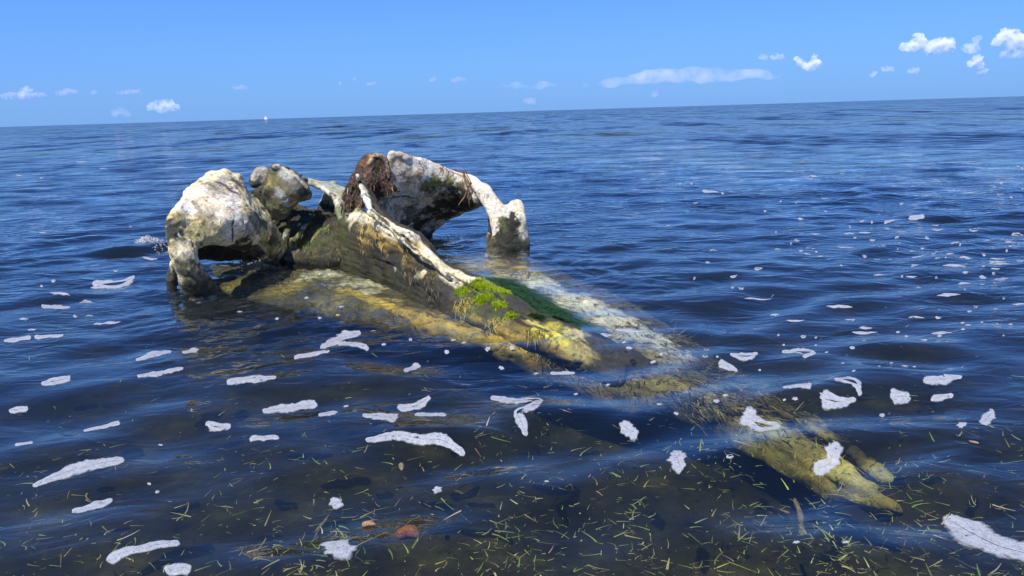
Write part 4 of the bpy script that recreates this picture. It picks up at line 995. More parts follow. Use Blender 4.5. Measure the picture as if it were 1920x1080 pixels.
def foam_mesh(line, jag=0.18, hole=0.0, name='foam_patch'):
    """line: (px, py, half width px): a raft of bubbles floating along that line"""
    Ln = np.asarray(line, float)
    disc = len(Ln) == 1
    if disc:
        x, y, w = Ln[0]; Ln = np.array([[x - w * .1, y, w], [x + w * .1, y, w]])
    C_ = catmull(Ln, max(7, 5 * len(Ln)))
    t = np.gradient(C_[:, :2], axis=0); t /= np.linalg.norm(t, axis=1)[:, None]
    nrm = np.stack([-t[:, 1], t[:, 0]], -1)
    a = C_[:, :2] + nrm * C_[:, 2:3]; b = C_[:, :2] - nrm * C_[:, 2:3]
    ang = np.linspace(0, math.pi, 6)[1:-1]
    cap1 = C_[-1, :2] + C_[-1, 2] * (np.cos(ang)[:, None] * nrm[-1] + np.sin(ang)[:, None] * t[-1])
    cap0 = C_[0, :2] + C_[0, 2] * (-np.cos(ang)[:, None] * nrm[0] - np.sin(ang)[:, None] * t[0])
    out = np.concatenate([a, cap1, b[::-1], cap0])
    if disc:
        a0 = np.linspace(0, 2 * math.pi, 40, endpoint=False)
        out = np.stack([x + w * 1.15 * np.cos(a0), y + w * (.9 if w > 9 else .62) * np.sin(a0)], -1)
    G = on_level(out[:, 0], out[:, 1])[:, :2]; Cg = on_level(C_[:, 0], C_[:, 1])[:, :2]
    # resample the outline evenly and roughen it
    seg = np.linalg.norm(np.diff(np.vstack([G, G[:1]]), axis=0), axis=1); s_ = np.concatenate([[0], np.cumsum(seg)])
    n = int(np.clip(s_[-1] / 0.010, 18, 150))
    u = np.linspace(0, s_[-1], n, endpoint=False); GG = np.vstack([G, G[:1]])
    O = np.stack([np.interp(u, s_, GG[:, k]) for k in (0, 1)], -1)
    # nearest spine point for every outline point
    j = np.argmin(np.linalg.norm(O[:, None] - Cg[None], axis=2), axis=1); Sp = Cg[j]
    ph = np.random.default_rng(int(abs(line[0][0] * 31 + line[0][1] * 17))).uniform(0, 6.28, 5)
    a_ = np.arange(n) / n * 2 * math.pi
    m_ = 1 + jag * (0.9 * np.sin(2 * a_ + ph[0]) + 0.8 * np.sin(5 * a_ + ph[1]) + 0.35 * np.sin(13 * a_ + ph[2]) + 0.25 * np.sin(29 * a_ + ph[3]))
    m_ = m_ * (1 + np.random.default_rng(n + 7).normal(0, .055, n))
    O = Sp + (O - Sp) * m_[:, None]
    rings = []; hts = []
    wd = np.linalg.norm(O - Sp, axis=1).mean(); hh = min(0.0026, 0.10 * wd + .0008)
    for f, h in ((1.12, -0.002), (1.12, 0.25 * hh), (0.95, 0.7 * hh), (0.75, hh), (0.45, hh), (hole if hole else 0.02, hh)):
        rings.append(Sp + (O - Sp) * f); hts.append(np.full(n, h) + (np.random.default_rng(n).uniform(-.12, .12, n) * hh if h > 0 else 0))
    if hole:
        rings.append(Sp + (O - Sp) * hole); hts.append(np.full(n, -0.004))
    XY = np.concatenate(rings); Hh = np.concatenate(hts)
    Z = wave_height(XY[:, 0], XY[:, 1]) + Hh
    V = np.concatenate([XY, Z[:, None]], 1)
    cen = V.mean(0); V = V - cen
    i = np.arange(len(rings) - 1)[:, None] * n; k = np.arange(n)[None]; k2 = (k + 1) % n
    Q = np.stack([i + k, i + k2, i + n + k2, i + n + k], -1).reshape(-1, 4)
    me = mesh_from(name, V, Q, FOAM)
    core = np.repeat(np.array([0.0, 0.05, 0.45, 1, 1, 1, 1][:len(rings)]), n)
    if hole: core[-n:] = 0.3
    at = me.attributes.new('core', 'FLOAT', 'POINT'); at.data.foreach_set('value', core.astype(np.float32))
    return me, cen

GF = 'foam rafts drifting on the near water'
FOAMS = [
 ([(1785, 975, 15), (1820, 1000, 20), (1870, 1030, 18), (1925, 1048, 14)], 'largest bubbly foam raft, running off the lower right corner of the picture'),
 ([(1408, 787, 14), (1428, 803, 11), (1452, 801, 8)], 'kidney shaped foam raft floating over the upper end of the sunken prongs'),
 ([(1562, 850, 13), (1555, 862, 9), (1535, 869, 7)], 'S shaped foam raft floating over the gap between the two prongs'),
 ([(1268, 868, 13), (1274, 886, 10)], 'upright foam lump left of the sunken prongs, on dark water'),
 ([(1172, 806, 9), (1188, 811, 8)], 'small rounded foam raft between the zigzag raft and the kidney shaped one'),
 ([(925, 742, 4), (965, 750, 7), (1010, 748, 5), (1000, 768, 9), (970, 778, 5), (977, 795, 7), (985, 812, 4)], 'zigzag foam raft bending like a number two in the middle foreground'),
 ([(690, 828, 4), (740, 824, 6), (790, 832, 5), (830, 834, 6), (868, 846, 4)], 'long wavy foam ribbon in the middle foreground'),
 ([(65, 908, 4), (110, 888, 7), (170, 872, 8), (228, 863, 6)], 'long slanted foam ribbon in the left foreground'),
 ([(140, 955, 5), (180, 945, 7), (205, 937, 4)], 'shorter foam raft just below the long slanted ribbon on the left'),
 ([(210, 1053, 7), (250, 1038, 7), (300, 1026, 6), (332, 1020, 4)], 'slim foam ribbon at the bottom left edge with grass caught under it'),
 ([(318, 1074, 8), (350, 1070, 9)], 'foam lump cut by the bottom edge of the picture'),
 ([(637, 1043, 21)], 'round white disc of foam bubbles at the bottom of the picture'),
 ([(497, 764, 4), (540, 757, 7), (588, 750, 5)], 'slanted foam bar below the skull reflection, left of centre'),
 ([(685, 778, 4), (720, 782, 8), (735, 785, 9)], 'club shaped foam raft pointing left, left of the zigzag one'),
 ([(752, 762, 6), (780, 757, 6), (802, 743, 4)], 'foam raft with a raised right tip above the flat narrow one'),
 ([(782, 773, 4), (832, 774, 4)], 'flat narrow foam raft between the wavy ribbon and the raised tip one'),
 ([(600, 774, 4), (628, 768, 4)], 'small slanted foam fleck right of the slanted bar'),
 ([(392, 791, 5), (405, 797, 7), (428, 796, 4)], 'heart shaped small foam raft on the left'),
 ([(474, 822, 5), (518, 823, 4)], 'oval foam raft below the slanted bar'),
 ([(820, 914, 7)], 'small round foam disc beside a red scrap'),
 ([(630, 935, 9)], 'small round foam disc with green blades around it'),
 ([(1548, 757, 10), (1570, 758, 6), (1602, 752, 3)], 'triangular foam raft right of the kidney shaped one'),
 ([(1568, 724, 4), (1600, 726, 6), (1611, 742, 4)], 'hooked foam raft above the triangular one'),
 ([(1470, 741, 3), (1515, 738, 5)], 'thin foam raft left of the hooked one'),
 ([(1735, 718, 5), (1765, 717, 6), (1800, 711, 3)], 'wedge shaped foam raft on the right, longest of its row'),
 ([(1678, 743, 8), (1700, 743, 6)], 'foam raft full of dark holes between the hooked and the wedge shaped ones'),
 ([(1750, 746, 4), (1785, 741, 3)], 'narrow foam raft right under the wedge shaped one'),
 ([(1858, 778, 7), (1845, 795, 8)], 'upright foam raft near the right edge on a pale blue wave'),
 ([(1803, 800, 7)], 'foam ring left of the upright raft near the right edge'),
 ([(1470, 653, 3), (1505, 655, 5), (1525, 660, 4), (1510, 668, 4)], 'ragged foam raft floating far right of the beak, with a lump hanging from it'),
 ([(1372, 663, 3), (1400, 665, 5), (1418, 659, 3)], 'bow shaped foam raft right of the beak'),
 ([(1352, 678, 5), (1380, 686, 3)], 'comma shaped foam raft under the bow shaped one'),
 ([(82, 722, 4), (110, 717, 6), (128, 712, 5)], 'foam raft with grass tangled around it at the left'),
 ([(160, 803, 3), (220, 793, 4)], 'straight thin foam bar left of the heart shaped one'),
 ([(262, 710, 3), (300, 703, 4), (342, 694, 2)], 'thin rising foam streak in the left middle'),
 ([(258, 674, 4), (290, 662, 6), (318, 655, 3)], 'foam raft above the thin rising streak'),
 ([(20, 770, 3), (50, 766, 3)], 'short foam fleck close to the left edge below the grassy raft'),
 ([(32, 833, 3), (58, 831, 3)], 'lowest short foam fleck near the left edge'),
 ([(10, 636, 3), (55, 632, 3)], 'leftmost of the twin flat foam flecks near the left edge'),
 ([(68, 631, 3), (115, 631, 3)], 'right hand one of the twin flat foam flecks near the left edge'),
 ([(608, 648, 6), (638, 632, 8), (672, 622, 4)], 'big forked foam raft below the beak, upper branch'),
 ([(640, 646, 6), (665, 650, 4), (688, 656, 4)], 'foam branch touching the forked raft, pointing right'),
 ([(555, 672, 4), (615, 663, 3)], 'slim foam raft left of the forked one'),
 ([(345, 656, 4), (363, 654, 7)], 'small humped foam raft below the hooked leg of the skull'),
 ([(430, 722, 4), (470, 718, 6), (515, 714, 3)], 'foam raft lying on the brown reflection of the skull'),
 ([(762, 692, 5), (782, 682, 5)], 'small foam raft between the forked raft and the zigzag one'),
 ([(1034, 690, 2.5), (1075, 689, 2.5)], 'flat foam fleck below the tip of the beak'),
 ([(80, 572, 3), (110, 575, 4), (130, 577, 2)], 'thin foam film on the water left of the hooked leg'),
 ([(178, 530, 4), (220, 532, 5), (250, 520, 3)], 'foam film nearest the skull on its left'),
 ([(1660, 418, 1.8), (1676, 415, 1.2)], 'bright foam scrap far out on the right'),
 ([(1706, 411, 2), (1730, 409, 2)], 'widest foam scrap far out on the right'),
 ([(1318, 360, 1.3), (1345, 361, .8)], 'foam scrap far out behind the right wing of the skull'),
]
for line, lab in FOAMS:
    me, cen = foam_mesh([(x_, y_, w_ * 1.22) for x_, y_, w_ in line])
    o = link('foam_patch', me, None, lab, 'foam', GF)
    o.location = cen

SMALL = [(1368, 870, 6, 1), (1322, 667, 5, .45), (1325, 650, 5, .45), (1345, 668, 3, .4), (1240, 660, 4, 0), (1697, 684, 6, .4), (1715, 684, 4, 0), (1598, 655, 5, .3), (1672, 676, 3, 0),
         (1733, 640, 7, 0), (1806, 617, 4, .3), (1758, 592, 4, 0), (1762, 627, 5, .3), (1895, 608, 4, 0), (1805, 601, 4, 0), (1580, 684, 3, 0), (1648, 694, 3, 0), (1655, 770, 6, 0), (1470, 762, 3, 0),
         (1236, 757, 5, 0), (1268, 776, 5, 0), (1343, 755, 6, .4), (1360, 745, 5, 0), (1490, 760, 5, 0), (1530, 643, 3, 0), (1425, 686, 3, 0), (300, 827, 4, 0), (648, 754, 5, 0), (280, 908, 4, 0), (295, 922, 5, 0),
         (1493, 1021, 6, 0), (1585, 1030, 6, 0), (1025, 909, 4, 0), (940, 686, 5, .3), (915, 663, 5, .3), (870, 648, 5, .3), (850, 640, 5, 0), (960, 661, 5, 0), (770, 640, 4, 0), (838, 663, 5, 0), (1005, 692, 4, 0), (1180, 652, 6, .3), (1225, 672, 5, .3),
         (1170, 640, 5, 0), (1140, 720, 4, 0), (1470, 641, 3, 0), (1550, 660, 3, 0), (1600, 705, 4, 0), (1620, 640, 3, 0), (45, 833, 4, 0), (1080, 735, 4, 0), (1010, 760, 3, 0), (575, 560, 4, 0), (640, 575, 4, 0), (450, 585, 5, 0), (520, 600, 4, 0), (600, 600, 4, 0), (700, 620, 4, 0), (720, 650, 4, 0)]
for x, y, w, hole in SMALL:
    me, cen = foam_mesh([(x, y, w * .8)], jag=.2, hole=hole)
    if x > 1650: zone = 'near the wedge shaped raft on the right'
    elif x > 1400: zone = 'around the ragged and hooked rafts' if y < 800 else 'low down below the prongs'
    elif x > 1100: zone = 'over the dim middle of the sunken plate' if y < 800 else 'left of the prongs'
    elif x > 820: zone = 'just below the beak' if y < 720 else 'around the zigzag raft'
    else: zone = 'in the shallow pool in front of the skull' if y < 660 else 'in the left foreground'
    form = 'ring shaped' if hole else 'rounded' if w > 4.5 else 'tiny round'
    o = link('foam_fleck', me, None, f'{form} foam fleck floating {zone}', 'foam', 'small foam flecks near the skull')
    o.location = cen
far_ = []
while len(far_) < 190:
    x = fr_.uniform(0, 1920); y = fr_.uniform(285, 640)
    right = smooth01(1000, 1850, x); dens = 0.10 + 0.90 * right * smooth01(300, 420, y)
    g0 = on_level(x, y); st = vnoise(np.array([[g0[0] * .8, g0[1] * .35, 0]]), 1.0, 9)[0]
    if fr_.uniform() > dens * (0.35 + 1.3 * (st > 0.05)): continue
    if 290 < x < 1250 and y > 270 and y < 640 - (0 if x < 1000 else (x - 1000) * .2): continue
    sc_ = (y - 190) / 400
    far_.append((x, y, sc_))
for x, y, sc_ in far_:
    ln = fr_.exponential(7) * sc_ + 1.6; w = fr_.uniform(0.7, 1.9) * (0.4 + sc_)
    me, cen = foam_mesh([(x - ln, y + fr_.normal(0, 1), w * .15), (x - ln * .4, y, w), (x + ln * .3, y, w * .8), (x + ln, y + fr_.normal(0, 1), w * .1)], jag=.2)
    size = 'broad white' if w > 1.5 * (.4 + sc_) else 'thin white' if w < 1.05 * (.4 + sc_) else 'small white'
    form = 'streak' if ln > 7 * sc_ + 1.6 else 'dot' if ln < 2.2 * sc_ + 1.6 else 'fleck'
    if x < 960: zone = 'on the wave slopes left of the skull' if y > 380 else 'on open water far left of the skull'
    else:
        zone = 'far out behind the right wing' if y < 340 else 'out in the wave troughs' if y < 430 else 'on middle distance water' if y < 530 else 'beyond the sunken plate'
        zone += ', near the right edge' if x > 1680 else ', halfway to the right edge' if x > 1380 else ', just right of the skull'
    o = link('foam_fleck', me, None, f'{size} foam {form} {zone}', 'foam', 'tiny foam flecks further out')
    o.location = cen

# splash at the hooked leg and bubbles in the pool in front of the wing
def froth(name, centre_px, spread, n, rad, label, seed, hgt=0.01, lift=0.0):
    r = np.random.default_rng(seed)
    vs = []; fs = []; k = 0
    ico = bpy.data.meshes.new('t'); import bmesh
    bm = bmesh.new(); bmesh.ops.create_icosphere(bm, subdivisions=1, radius=1); bm.to_mesh(ico); bm.free()
    IV = np.array([v.co[:] for v in ico.vertices]); IF = np.array([p.vertices[:] for p in ico.polygons])
    for i in range(n):
        a = r.normal(0, 1, 2)
        p = on_level(centre_px[0] + a[0] * spread[0], centre_px[1] + a[1] * spread[1])
        q = math.exp(-(a @ a) / 2)
        z = wave_height(p[0], p[1]) + r.uniform(0, 1) * hgt * q + lift * q
        vs.append(IV * (r.uniform(.4, 1.2, 3) * rad * r.uniform(.4, 1.2)) + (p[0], p[1], z)); fs.append(IF + k); k += len(IV)
    bpy.data.meshes.remove(ico)
    me = mesh_from(name, np.concatenate(vs), np.concatenate(fs), FOAM)
    at = me.attributes.new('core', 'FLOAT', 'POINT'); at.data.foreach_set('value', np.ones(len(me.vertices), np.float32))
    link(name, me, None, label, 'foam', None, 'stuff')
froth('splash_foam', (277, 452), (9, 3.0), 420, .010, 'small white wave splash breaking left of the domed brow wing', 3, .03, .025)
froth('splash_foam', (300, 462), (9, 4.0), 90, .007, 'scattered white bubbles between the splash and the brow wing', 8, .02, .01)
froth('bubbles', (480, 492), (22, 6), 240, .0045, 'sparkling bubbles in the pool under the domed brow wing', 4, .006)
froth('bubbles', (845, 448), (28, 4), 170, .005, 'bubbles washing under the right arch of the skull', 5, .008)

# ------------------------------------------------------------------ floating sea grass
bl = np.random.default_rng(4242)
def blade_density(x, y):
    d = 0.45 + 0.7 * smooth01(560, 980, y)
    d *= 0.70 + 0.45 * smooth01(300, 1000, x)
    d += 0.8 * np.exp(-((x - 1250) / 330) ** 2 - ((y - 880) / 120) ** 2)
    d += 0.9 * np.exp(-((x - 1150) / 200) ** 2 - ((y - 700) / 60) ** 2)
    d += 0.9 * np.exp(-((x - 1750) / 200) ** 2 - ((y - 900) / 120) ** 2)
    return d / 2.6
def blade_colors(n, r):
    pal = np.array([(0.30, 0.34, 0.06), (0.20, 0.30, 0.05), (0.42, 0.42, 0.14), (0.40, 0.34, 0.14), (0.16, 0.12, 0.05), (0.50, 0.44, 0.26)])
    return pal[r.choice(6, n, p=[.3, .2, .2, .13, .07, .10])] * r.uniform(.4, 1.1, (n, 1))
def sample_px(n, r, ymin=540, ymax=1130):
    out = []
    while len(out) < n:
        x = r.uniform(-120, 2040, 4000); y = r.uniform(ymin, ymax, 4000)
        k = r.uniform(0, 1, 4000) < blade_density(x, y) * (0.25 + 0.75 * smooth01(520, 1000, y))
        # nothing where the skull stands clear of the water
        k &= ~((x > 300) & (x < 1060) & (y < 560 + 0.15 * np.clip(x - 500, 0, 600)))
        # clumps
        c = vnoise(np.stack([x / 60, y / 28, np.zeros_like(x)], -1), 1.0, 12)
        k &= r.uniform(-1, 1, 4000) < c * 1.5 - 0.15
        out += list(zip(x[k], y[k]))
    return np.array(out[:n])
def blade_arrays(n, r, depth):
    px = sample_px(n, r)
    p = on_level(px[:, 0], px[:, 1])
    z = wave_height(p[:, 0], p[:, 1]) - depth
    p = on_level(px[:, 0], px[:, 1], 0) ; p[:, 2] = z
    a = r.normal(0.5, 1.0, n) + (r.uniform(0, 1, n) < .3) * 1.6
    d = np.stack([np.cos(a), np.sin(a), r.normal(0, .12, n)], -1)
    L_ = r.gamma(2.0, .0085, n) + .004
    return px, p, d, L_
# the many small ones, in one mass
n = 2800
px, p, d, L_ = blade_arrays(n, bl, bl.exponential(.10, n) + .001)
V, Q, T = ribbons(p, d, L_, bl.uniform(.0016, .0046, n), bl.normal(0, .012, (n, 3)) * (1, 1, .3), blade_colors(n, bl), 3)
me = mesh_from('sea_grass_litter', V, Q, ALGA)
a = me.color_attributes.new('tone', 'FLOAT_COLOR', 'POINT'); a.data.foreach_set('color', np.concatenate([T, np.ones((len(T), 1))], 1).astype(np.float32).ravel())
link('sea_grass_litter', me, None, 'countless broken sea grass blades drifting in the water of the foreground', 'sea grass', None, 'stuff')
# the conspicuous ones as things of their own
n = 200
px, p, d, L_ = blade_arrays(n, bl, bl.uniform(-.001, .07, n))
keep = px[:, 1] > 0
L_ = bl.uniform(.018, .060, n); cc = blade_colors(n, bl) * 1.1
for i in range(n):
    V, Q, T = ribbons(np.zeros((1, 3)), d[i:i + 1], L_[i:i + 1], np.array([bl.uniform(.003, .006)]), bl.normal(0, .016, (1, 3)) * (1, 1, .15), cc[i:i + 1], 6)
    V2 = V - (0, 0, .0006)
    nv = len(V); V = np.concatenate([V, V2]); Q = np.concatenate([Q, Q[:, ::-1] + nv]); T = np.concatenate([T, T])
    me = mesh_from('sea_grass_blade', V, Q, ALGA)
    a = me.color_attributes.new('tone', 'FLOAT_COLOR', 'POINT'); a.data.foreach_set('color', np.concatenate([T, np.ones((len(T), 1))], 1).astype(np.float32).ravel())
    x, y = px[i]
    tone_w = 'green' if cc[i][1] > cc[i][0] * 1.05 else 'straw yellow' if cc[i].sum() > .6 else 'brown'
    if y > 950: zone = 'at the bottom near the slim foam ribbon' if x < 450 else 'at the bottom near the round foam disc' if x < 900 else 'at the bottom right of the orange sponge' if x < 1300 else 'at the bottom below the prongs' if x < 1700 else 'at the bottom by the largest foam raft'
    elif y > 800: zone = 'near the long slanted foam ribbon' if x < 450 else 'below the wavy foam ribbon' if x < 900 else 'left of the upright foam lump' if x < 1300 else 'over the prongs' if x < 1700 else 'right of the prongs'
    elif y > 680: zone = 'by the thin rising foam streak' if x < 450 else 'near the club shaped foam raft' if x < 900 else 'around the zigzag foam raft' if x < 1300 else 'by the triangular foam raft' if x < 1700 else 'by the wedge shaped foam raft'
    else: zone = 'left of the hooked leg' if x < 450 else 'in the pool before the skull' if x < 900 else 'beside the beak tip' if x < 1300 else 'near the ragged foam raft'
    zone = ('long ' if L_[i] > .045 else 'short ' if L_[i] < .03 else '') + '|' + zone
    o = link('sea_grass_blade', me, None, (lambda sz, zn: f'{sz}{tone_w} sea grass blade drifting {zn}')(*zone.split('|')), 'sea grass', 'loose sea grass blades')
    o.location = p[i]

# sunken rotting stalks, leaf scraps
def stalk(pts, r0, colr, name, label, cat):
    c = Clay(0.004)
    c.tube([(*on_level(x, y, z), r) for x, y, z, r in pts])
    V, Q = c.mesh(blur=1, rough=(0.004, 0.005), seed=int(pts[0][0]))
    cen = V.mean(0)
    me = mesh_from(name, V - cen, Q, BONE)
    T = np.tile(np.asarray(colr, float), (len(V), 1)) * (1 + .5 * fbm(V, .02, 3))[:, None]
    a = me.color_attributes.new('tone', 'FLOAT_COLOR', 'POINT'); a.data.foreach_set('color', np.concatenate([T, np.ones((len(T), 1))], 1).astype(np.float32).ravel())
    o = link(name, me, None, label, cat); o.location = cen
stalk([(618, 965, -.16, .008), (600, 990, -.17, .009), (588, 1012, -.18, .008), (572, 1035, -.2, .007)], 0, (.16, .14, .10), 'weed_stalk', 'brown furry stalk hanging under water above the round foam disc', 'weed')
stalk([(1490, 935, -.14, .006), (1500, 965, -.15, .007), (1503, 1000, -.16, .005)], 0, (.20, .15, .09), 'weed_stalk', 'brown vertical stalk under water below the sunken prongs', 'weed')
stalk([(1445, 950, -.10, .004), (1480, 962, -.10, .004)], 0, (.2, .15, .09), 'weed_stalk', 'short thin stalk pointing at the vertical brown stalk', 'weed')
stalk([(752, 872, -.10, .005), (756, 890, -.10, .005), (762, 903, -.08, .004)], 0, (.3, .24, .15), 'weed_stalk', 'short curved stalk above the foam disc with the red scrap', 'weed')
stalk([(753, 1000, -.20, .018), (768, 996, -.20, .022), (782, 1003, -.20, .016)], 0, (.34, .10, .025), 'sponge', 'orange brown sponge glowing dimly under water in the lower foreground', 'sponge')
stalk([(683, 984, .0, .006), (694, 981, .002, .007), (706, 985, .0, .005)], 0, (.42, .25, .16), 'dead_leaf', 'curled pinkish brown leaf afloat left of the orange sponge', 'leaf')
stalk([(794, 921, .0, .003), (812, 917, .001, .004)], 0, (.40, .10, .05), 'leaf_scrap', 'red scrap of leaf touching a small foam disc', 'leaf')
stalk([(1815, 827, .0, .003), (1830, 829, .001, .005), (1836, 832, .0, .003)], 0, (.5, .3, .2), 'dead_leaf', 'pinkish leaf scrap afloat on the right above the big foam raft', 'leaf')
stalk([(758, 1053, .0, .004), (761, 1054, .0, .004)], 0, (.75, .75, .72), 'shell', 'tiny white shell at the bottom of the picture', 'shell')
stalk([(631, 591, .0, .004), (638, 591, .0, .003)], 0, (.7, .6, .03), 'dead_leaf', 'bright yellow leaf scrap afloat in front of the skull', 'leaf')

# ------------------------------------------------------------------ sailing boat on the horizon
def boat():
    p0 = on_level(498, 224.2, 0)
    q = rays(498, 223); D = 1500.0
    base = np.array([q[0] / q[1] * D, D, 0.0])
    e = bpy.data.objects.new('sailing_boat', None); col.objects.link(e); e.location = base
    e['label'] = 'tiny white sailing boat on the horizon behind the left part of the skull'; e['category'] = 'boat'
    def mat(n, c):
        s = NT(n); b = s.n('BsdfPrincipled'); b.inputs['Base Color'].default_value = (*c, 1); b.inputs['Roughness'].default_value = .5
        nz = s.n('TexNoise'); nz.inputs['Scale'].default_value = 2
        s.l(s.mix(1.0, s.ramp(nz.outputs[0], [(0.3, (.85, .85, .85)), (.7, (1, 1, 1))]), (*c, 1), 'MULTIPLY'), b.inputs['Base Color'])
        s.l(b.outputs[0], s.out.inputs['Surface']); return s.m
    hx = np.linspace(-3.2, 3.4, 9); w = 1.0 * np.sqrt(np.clip(1 - (np.abs(hx) / 3.5) ** 3, 0.02, 1))
    V = []; 
    for x, ww in zip(hx, w): V += [(x, -ww, .9), (x, -ww * .7, .1), (x, 0, -.3), (x, ww * .7, .1), (x, ww, .9)]
    F = []
    for i in range(8):
        for j in range(4): F.append((i * 5 + j, i * 5 + j + 1, i * 5 + j + 6, i * 5 + j + 5))
        F.append((i * 5, i * 5 + 5, i * 5 + 9, i * 5 + 4))
    wm = mat('boat_white', (.8, .8, .8))
    link('hull', mesh_from('hull', V, F, wm), e)
    r = .07; V = [(r * math.cos(a), r * math.sin(a), z) for z in (.5, 8.6) for a in np.linspace(0, 2 * math.pi, 7)[:-1]]
    F = [(i, (i + 1) % 6, 6 + (i + 1) % 6, 6 + i) for i in range(6)]
    link('mast', mesh_from('mast', V, F, mat('mast_grey', (.5, .5, .5))), e)
    def sail(a, b, c, nm):
        a, b, c = map(np.array, (a, b, c)); V = []; N = 7
        for i in range(N):
            for j in range(N):
                u = i / (N - 1); v = j / (N - 1); p = a * (1 - u) + (b * (1 - v) + c * v) * u
                V.append(p + np.array([0, .35 * math.sin(math.pi * u) * math.sin(math.pi * v), 0]))
        F = [(i * N + j, i * N + j + 1, (i + 1) * N + j + 1, (i + 1) * N + j) for i in range(N - 1) for j in range(N - 1)]
        V2 = [v + np.array([0, .03, 0]) for v in V]
        F += [tuple(k + N * N for k in f[::-1]) for f in F]
        link(nm, mesh_from(nm, V + V2, F, wm), e)
    sail((.0, 0, 8.4), (.1, 0, 1.6), (-2.9, 0, 1.5), 'mainsail')
    sail((.15, 0, 7.6), (.5, 0, 1.2), (3.2, 0, 1.0), 'jib')
boat()

# ------------------------------------------------------------------ clouds
def cloud_material(name, colr, dens, grain=0.022, lo=0.42):
    s = NT(name)
    v = s.n('VolumePrincipled'); v.inputs['Color'].default_value = (*colr, 1)
    v.inputs['Density'].default_value = dens; v.inputs['Anisotropy'].default_value = 0.0
    tc = s.n('TexCoord'); nz = s.n('TexNoise'); nz.inputs['Scale'].default_value = grain; nz.inputs['Detail'].default_value = 3
    nz.inputs['Roughness'].default_value = 0.65
    s.l(tc.outputs['Object'], nz.inputs['Vector'])
    mr = s.n('MapRange', clamp=True); s.l(nz.outputs[0], mr.inputs[0])
    mr.inputs[1].default_value = lo; mr.inputs[2].default_value = 0.68; mr.inputs[3].default_value = 0.0; mr.inputs[4].default_value = dens * 2.6
    s.l(mr.outputs[0], v.inputs['Density'])
    s.l(v.outputs[0], s.out.inputs['Volume'])
    return s.m
CW = cloud_material('cumulus', (.99, .99, .99), .024)
CS = cloud_material('cumulus_soft', (.99, .99, .99), .009)
CG = cloud_material('cumulus_grey', (.66, .74, .93), .018)
CP = cloud_material('anvil_veil', (.99, .96, .98), .0022, 0.006, 0.30)
cr_ = np.random.default_rng(15)
def cloud(lumps, D, mat, label, vox=None, seed=0):
    """lumps: (px, py, radius px): a heap of round billows at distance D"""
    k = D / FPX
    c = Clay(1.0); B = []
    if len(lumps) > 1:
        fine = []
        for a_, b_ in zip(lumps[:-1], lumps[1:]):
            m_ = max(1, int(abs(b_[0] - a_[0]) / (0.8 * min(a_[2], b_[2]))))
            for t_ in range(m_): fine.append(tuple(u + (v_ - u) * t_ / m_ for u, v_ in zip(a_, b_)))
        lumps = fine + [lumps[-1]]
    for x, y, r in lumps:
        q = rays(x, y); p = CAM + q * (D / q[1])
        B.append((*p, 1.15 * r * k))
        for _ in range(6):
            a = cr_.normal(0, 1, 3); a /= np.linalg.norm(a)
            B.append((*(p + a * (1, 1, .7) * r * k * .75), r * k * cr_.uniform(.45, .75)))
    B = np.array(B); cen = B[:, :3].mean(0)
    Bl = B.copy(); Bl[:, :3] -= cen
    lo = (Bl[:, :3] - Bl[:, 3:]).min(0); hi = (Bl[:, :3] + Bl[:, 3:]).max(0)
    v = max((hi - lo).max() / 90, k * .7); lo -= 4 * v; hi += 4 * v
    g = np.stack(np.meshgrid(*[np.arange(lo[i], hi[i], v) for i in range(3)], indexing='ij'), -1)
    f = np.full(g.shape[:3], 1e9)
    for b in Bl: f = np.minimum(f, np.linalg.norm(g - b[:3], axis=-1) - b[3])
    rm = np.median(B[:, 3])
    for _ in range(2):
        for ax in range(3): f = (np.roll(f, 1, ax) + 2 * f + np.roll(f, -1, ax)) / 4
    f = f + rm * (.50 * noise3(f.shape, lo, v, max(rm * .9, 3 * v), seed + 1) + .40 * noise3(f.shape, lo, v, max(rm * .4, 2 * v), seed + 2))
    f[[0, -1]] = 1; f[:, [0, -1]] = 1; f[:, :, [0, -1]] = 1
    V, Q = surface_nets(f.astype(np.float32))
    o = link('cloud', mesh_from('cloud', V * v + lo, Q, mat), None, label, 'cloud', 'small fair weather clouds above the horizon')
    o.location = cen
D0 = 6500
cloud([(1695, 88, 7), (1715, 86, 9), (1722, 72, 9), (1727, 80, 9), (1740, 90, 9), (1765, 80, 9), (1780, 82, 9), (1758, 92, 8), (1785, 90, 6)], D0, CW, 'wide white cumulus with two peaks, upper right', seed=1)
cloud([(1812, 90, 7), (1826, 90, 9), (1830, 75, 6), (1838, 70, 4)], D0, CS, 'small soft cumulus with a wispy top right of the two peaked cloud', seed=2)
cloud([(1870, 78, 8), (1885, 66, 10), (1900, 68, 11), (1915, 76, 11), (1930, 78, 11), (1895, 82, 9)], D0, CW, 'largest cumulus, cut by the right edge of the picture', seed=3)
cloud([(1880, 102, 5), (1895, 100, 7), (1915, 100, 7), (1930, 101, 6)], D0, CS, 'flat low cloud under the one at the right edge', seed=4)
cloud([(1820, 118, 6), (1832, 110, 7), (1836, 122, 6)], D0, CW, 'little pointed cumulus below the wispy topped one', seed=5)
cloud([(1836, 134, 4), (1846, 133, 5)], D0, CS, 'tiny puff directly under the pointed cumulus', seed=6)
cloud([(1493, 110, 4), (1503, 120, 6), (1515, 125, 7), (1530, 120, 8), (1529, 106, 5), (1520, 127, 6), (1537, 118, 4)], D0, CW, 'bright white cumulus shaped like a boat with a raised right end', seed=7)
cloud([(1427, 106, 5), (1436, 108, 4)], D0, CS, 'left of two faint puffs beside the boat shaped cloud', seed=8)
cloud([(1450, 106, 5), (1464, 106, 5)], D0, CS, 'right of two faint puffs beside the boat shaped cloud', seed=9)
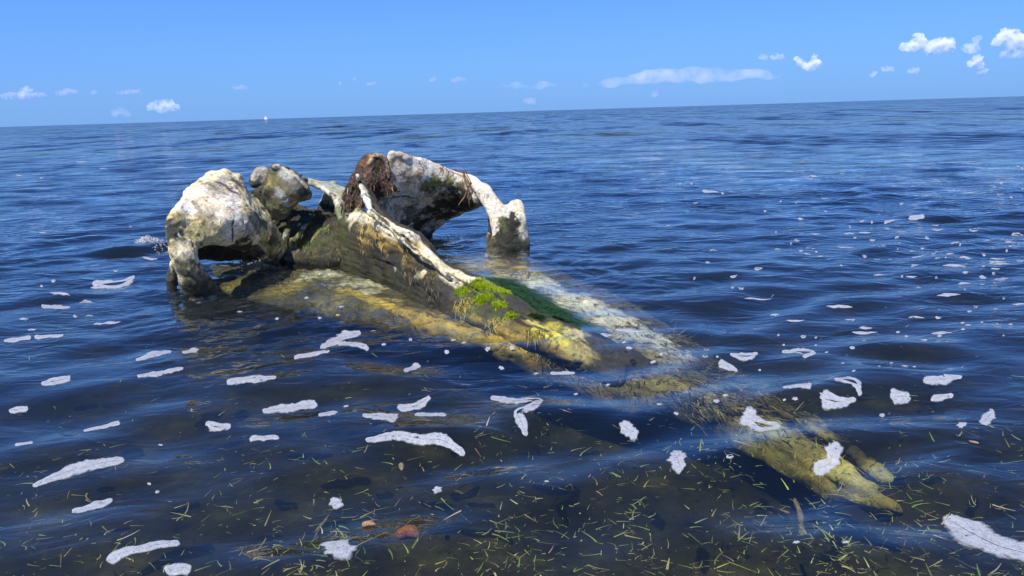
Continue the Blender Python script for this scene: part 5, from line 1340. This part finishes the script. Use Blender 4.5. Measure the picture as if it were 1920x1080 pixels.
cloud([(1638, 139, 5)], D0, CS, 'lone tiny puff low between the boat shaped and the two peaked clouds', seed=10)
cloud([(1658, 128, 5), (1672, 130, 4)], D0, CS, 'tiny double puff above the lone one', seed=11)
cloud([(1706, 132, 4), (1718, 132, 5)], D0, CS, 'tiny flat puff below the two peaked cumulus', seed=12)
cloud([(280, 202, 5), (292, 198, 8), (306, 196, 9), (318, 194, 8), (328, 200, 7), (300, 206, 6)], D0, CS, 'soft white cumulus low above the horizon on the left', seed=13)
cloud([(45, 171, 6), (52, 168, 6), (38, 176, 5)], D0, CS, 'white puff sitting on a grey cloud at the left edge', seed=14)
cloud([(5, 180, 4), (25, 180, 6), (45, 181, 6), (65, 180, 5), (85, 177, 3)], D0 + 300, CG, 'flat grey cloud at the left edge', seed=15)
cloud([(108, 175, 4), (125, 172, 6), (142, 174, 4)], D0, CG, 'grey flake right of the cloud at the left edge', seed=16)
cloud([(175, 173, 4), (180, 173, 3)], D0, CG, 'tiny grey flake between two longer ones on the left', seed=17)
cloud([(222, 174, 3), (240, 172, 4), (262, 173, 4)], D0, CG, 'long flat grey flake above the soft white cumulus', seed=18)
cloud([(440, 165, 3), (455, 163, 4), (462, 165, 2.5)], D0, CG, 'grey flake above the sailing boat on its left', seed=19)
cloud([(638, 156, 3)], D0, CG, 'tiny grey flake above the middle of the skull, left of two', seed=20)
cloud([(665, 148, 3)], D0, CG, 'tiny grey flake above the middle of the skull, highest', seed=21)
cloud([(690, 157, 3), (702, 156, 3)], D0, CG, 'tiny grey flake above the nose crest', seed=22)
cloud([(808, 151, 3), (815, 148, 4)], D0, CG, 'grey flake above the right brow wing, left of two', seed=23)
cloud([(848, 151, 3), (858, 149, 5), (870, 150, 3)], D0, CG, 'grey flake above the right brow wing, right of two', seed=24)
cloud([(870, 162, 6), (920, 162, 8), (970, 162, 9), (1020, 162, 10), (1070, 160, 8), (1120, 158, 9), (1170, 152, 11), (1220, 145, 13), (1270, 142, 14), (1320, 141, 14), (1370, 140, 13), (1420, 140, 11), (1460, 142, 9), (1490, 143, 6)], D0 + 1800, CP, 'long pale pinkish anvil cloud stretched above the horizon', seed=25)
cloud([(985, 188, 5), (998, 190, 6)], D0 + 1800, CP, 'faint pale puff under the long pinkish cloud, on its left', seed=26)
cloud([(1228, 176, 6)], D0 + 1800, CP, 'faint pale puff under the middle of the long pinkish cloud', seed=27)
cloud([(215, 212, 6), (225, 206, 5), (240, 214, 5)], D0 + 1800, CP, 'barely visible pale puff left of the soft white cumulus', seed=28)
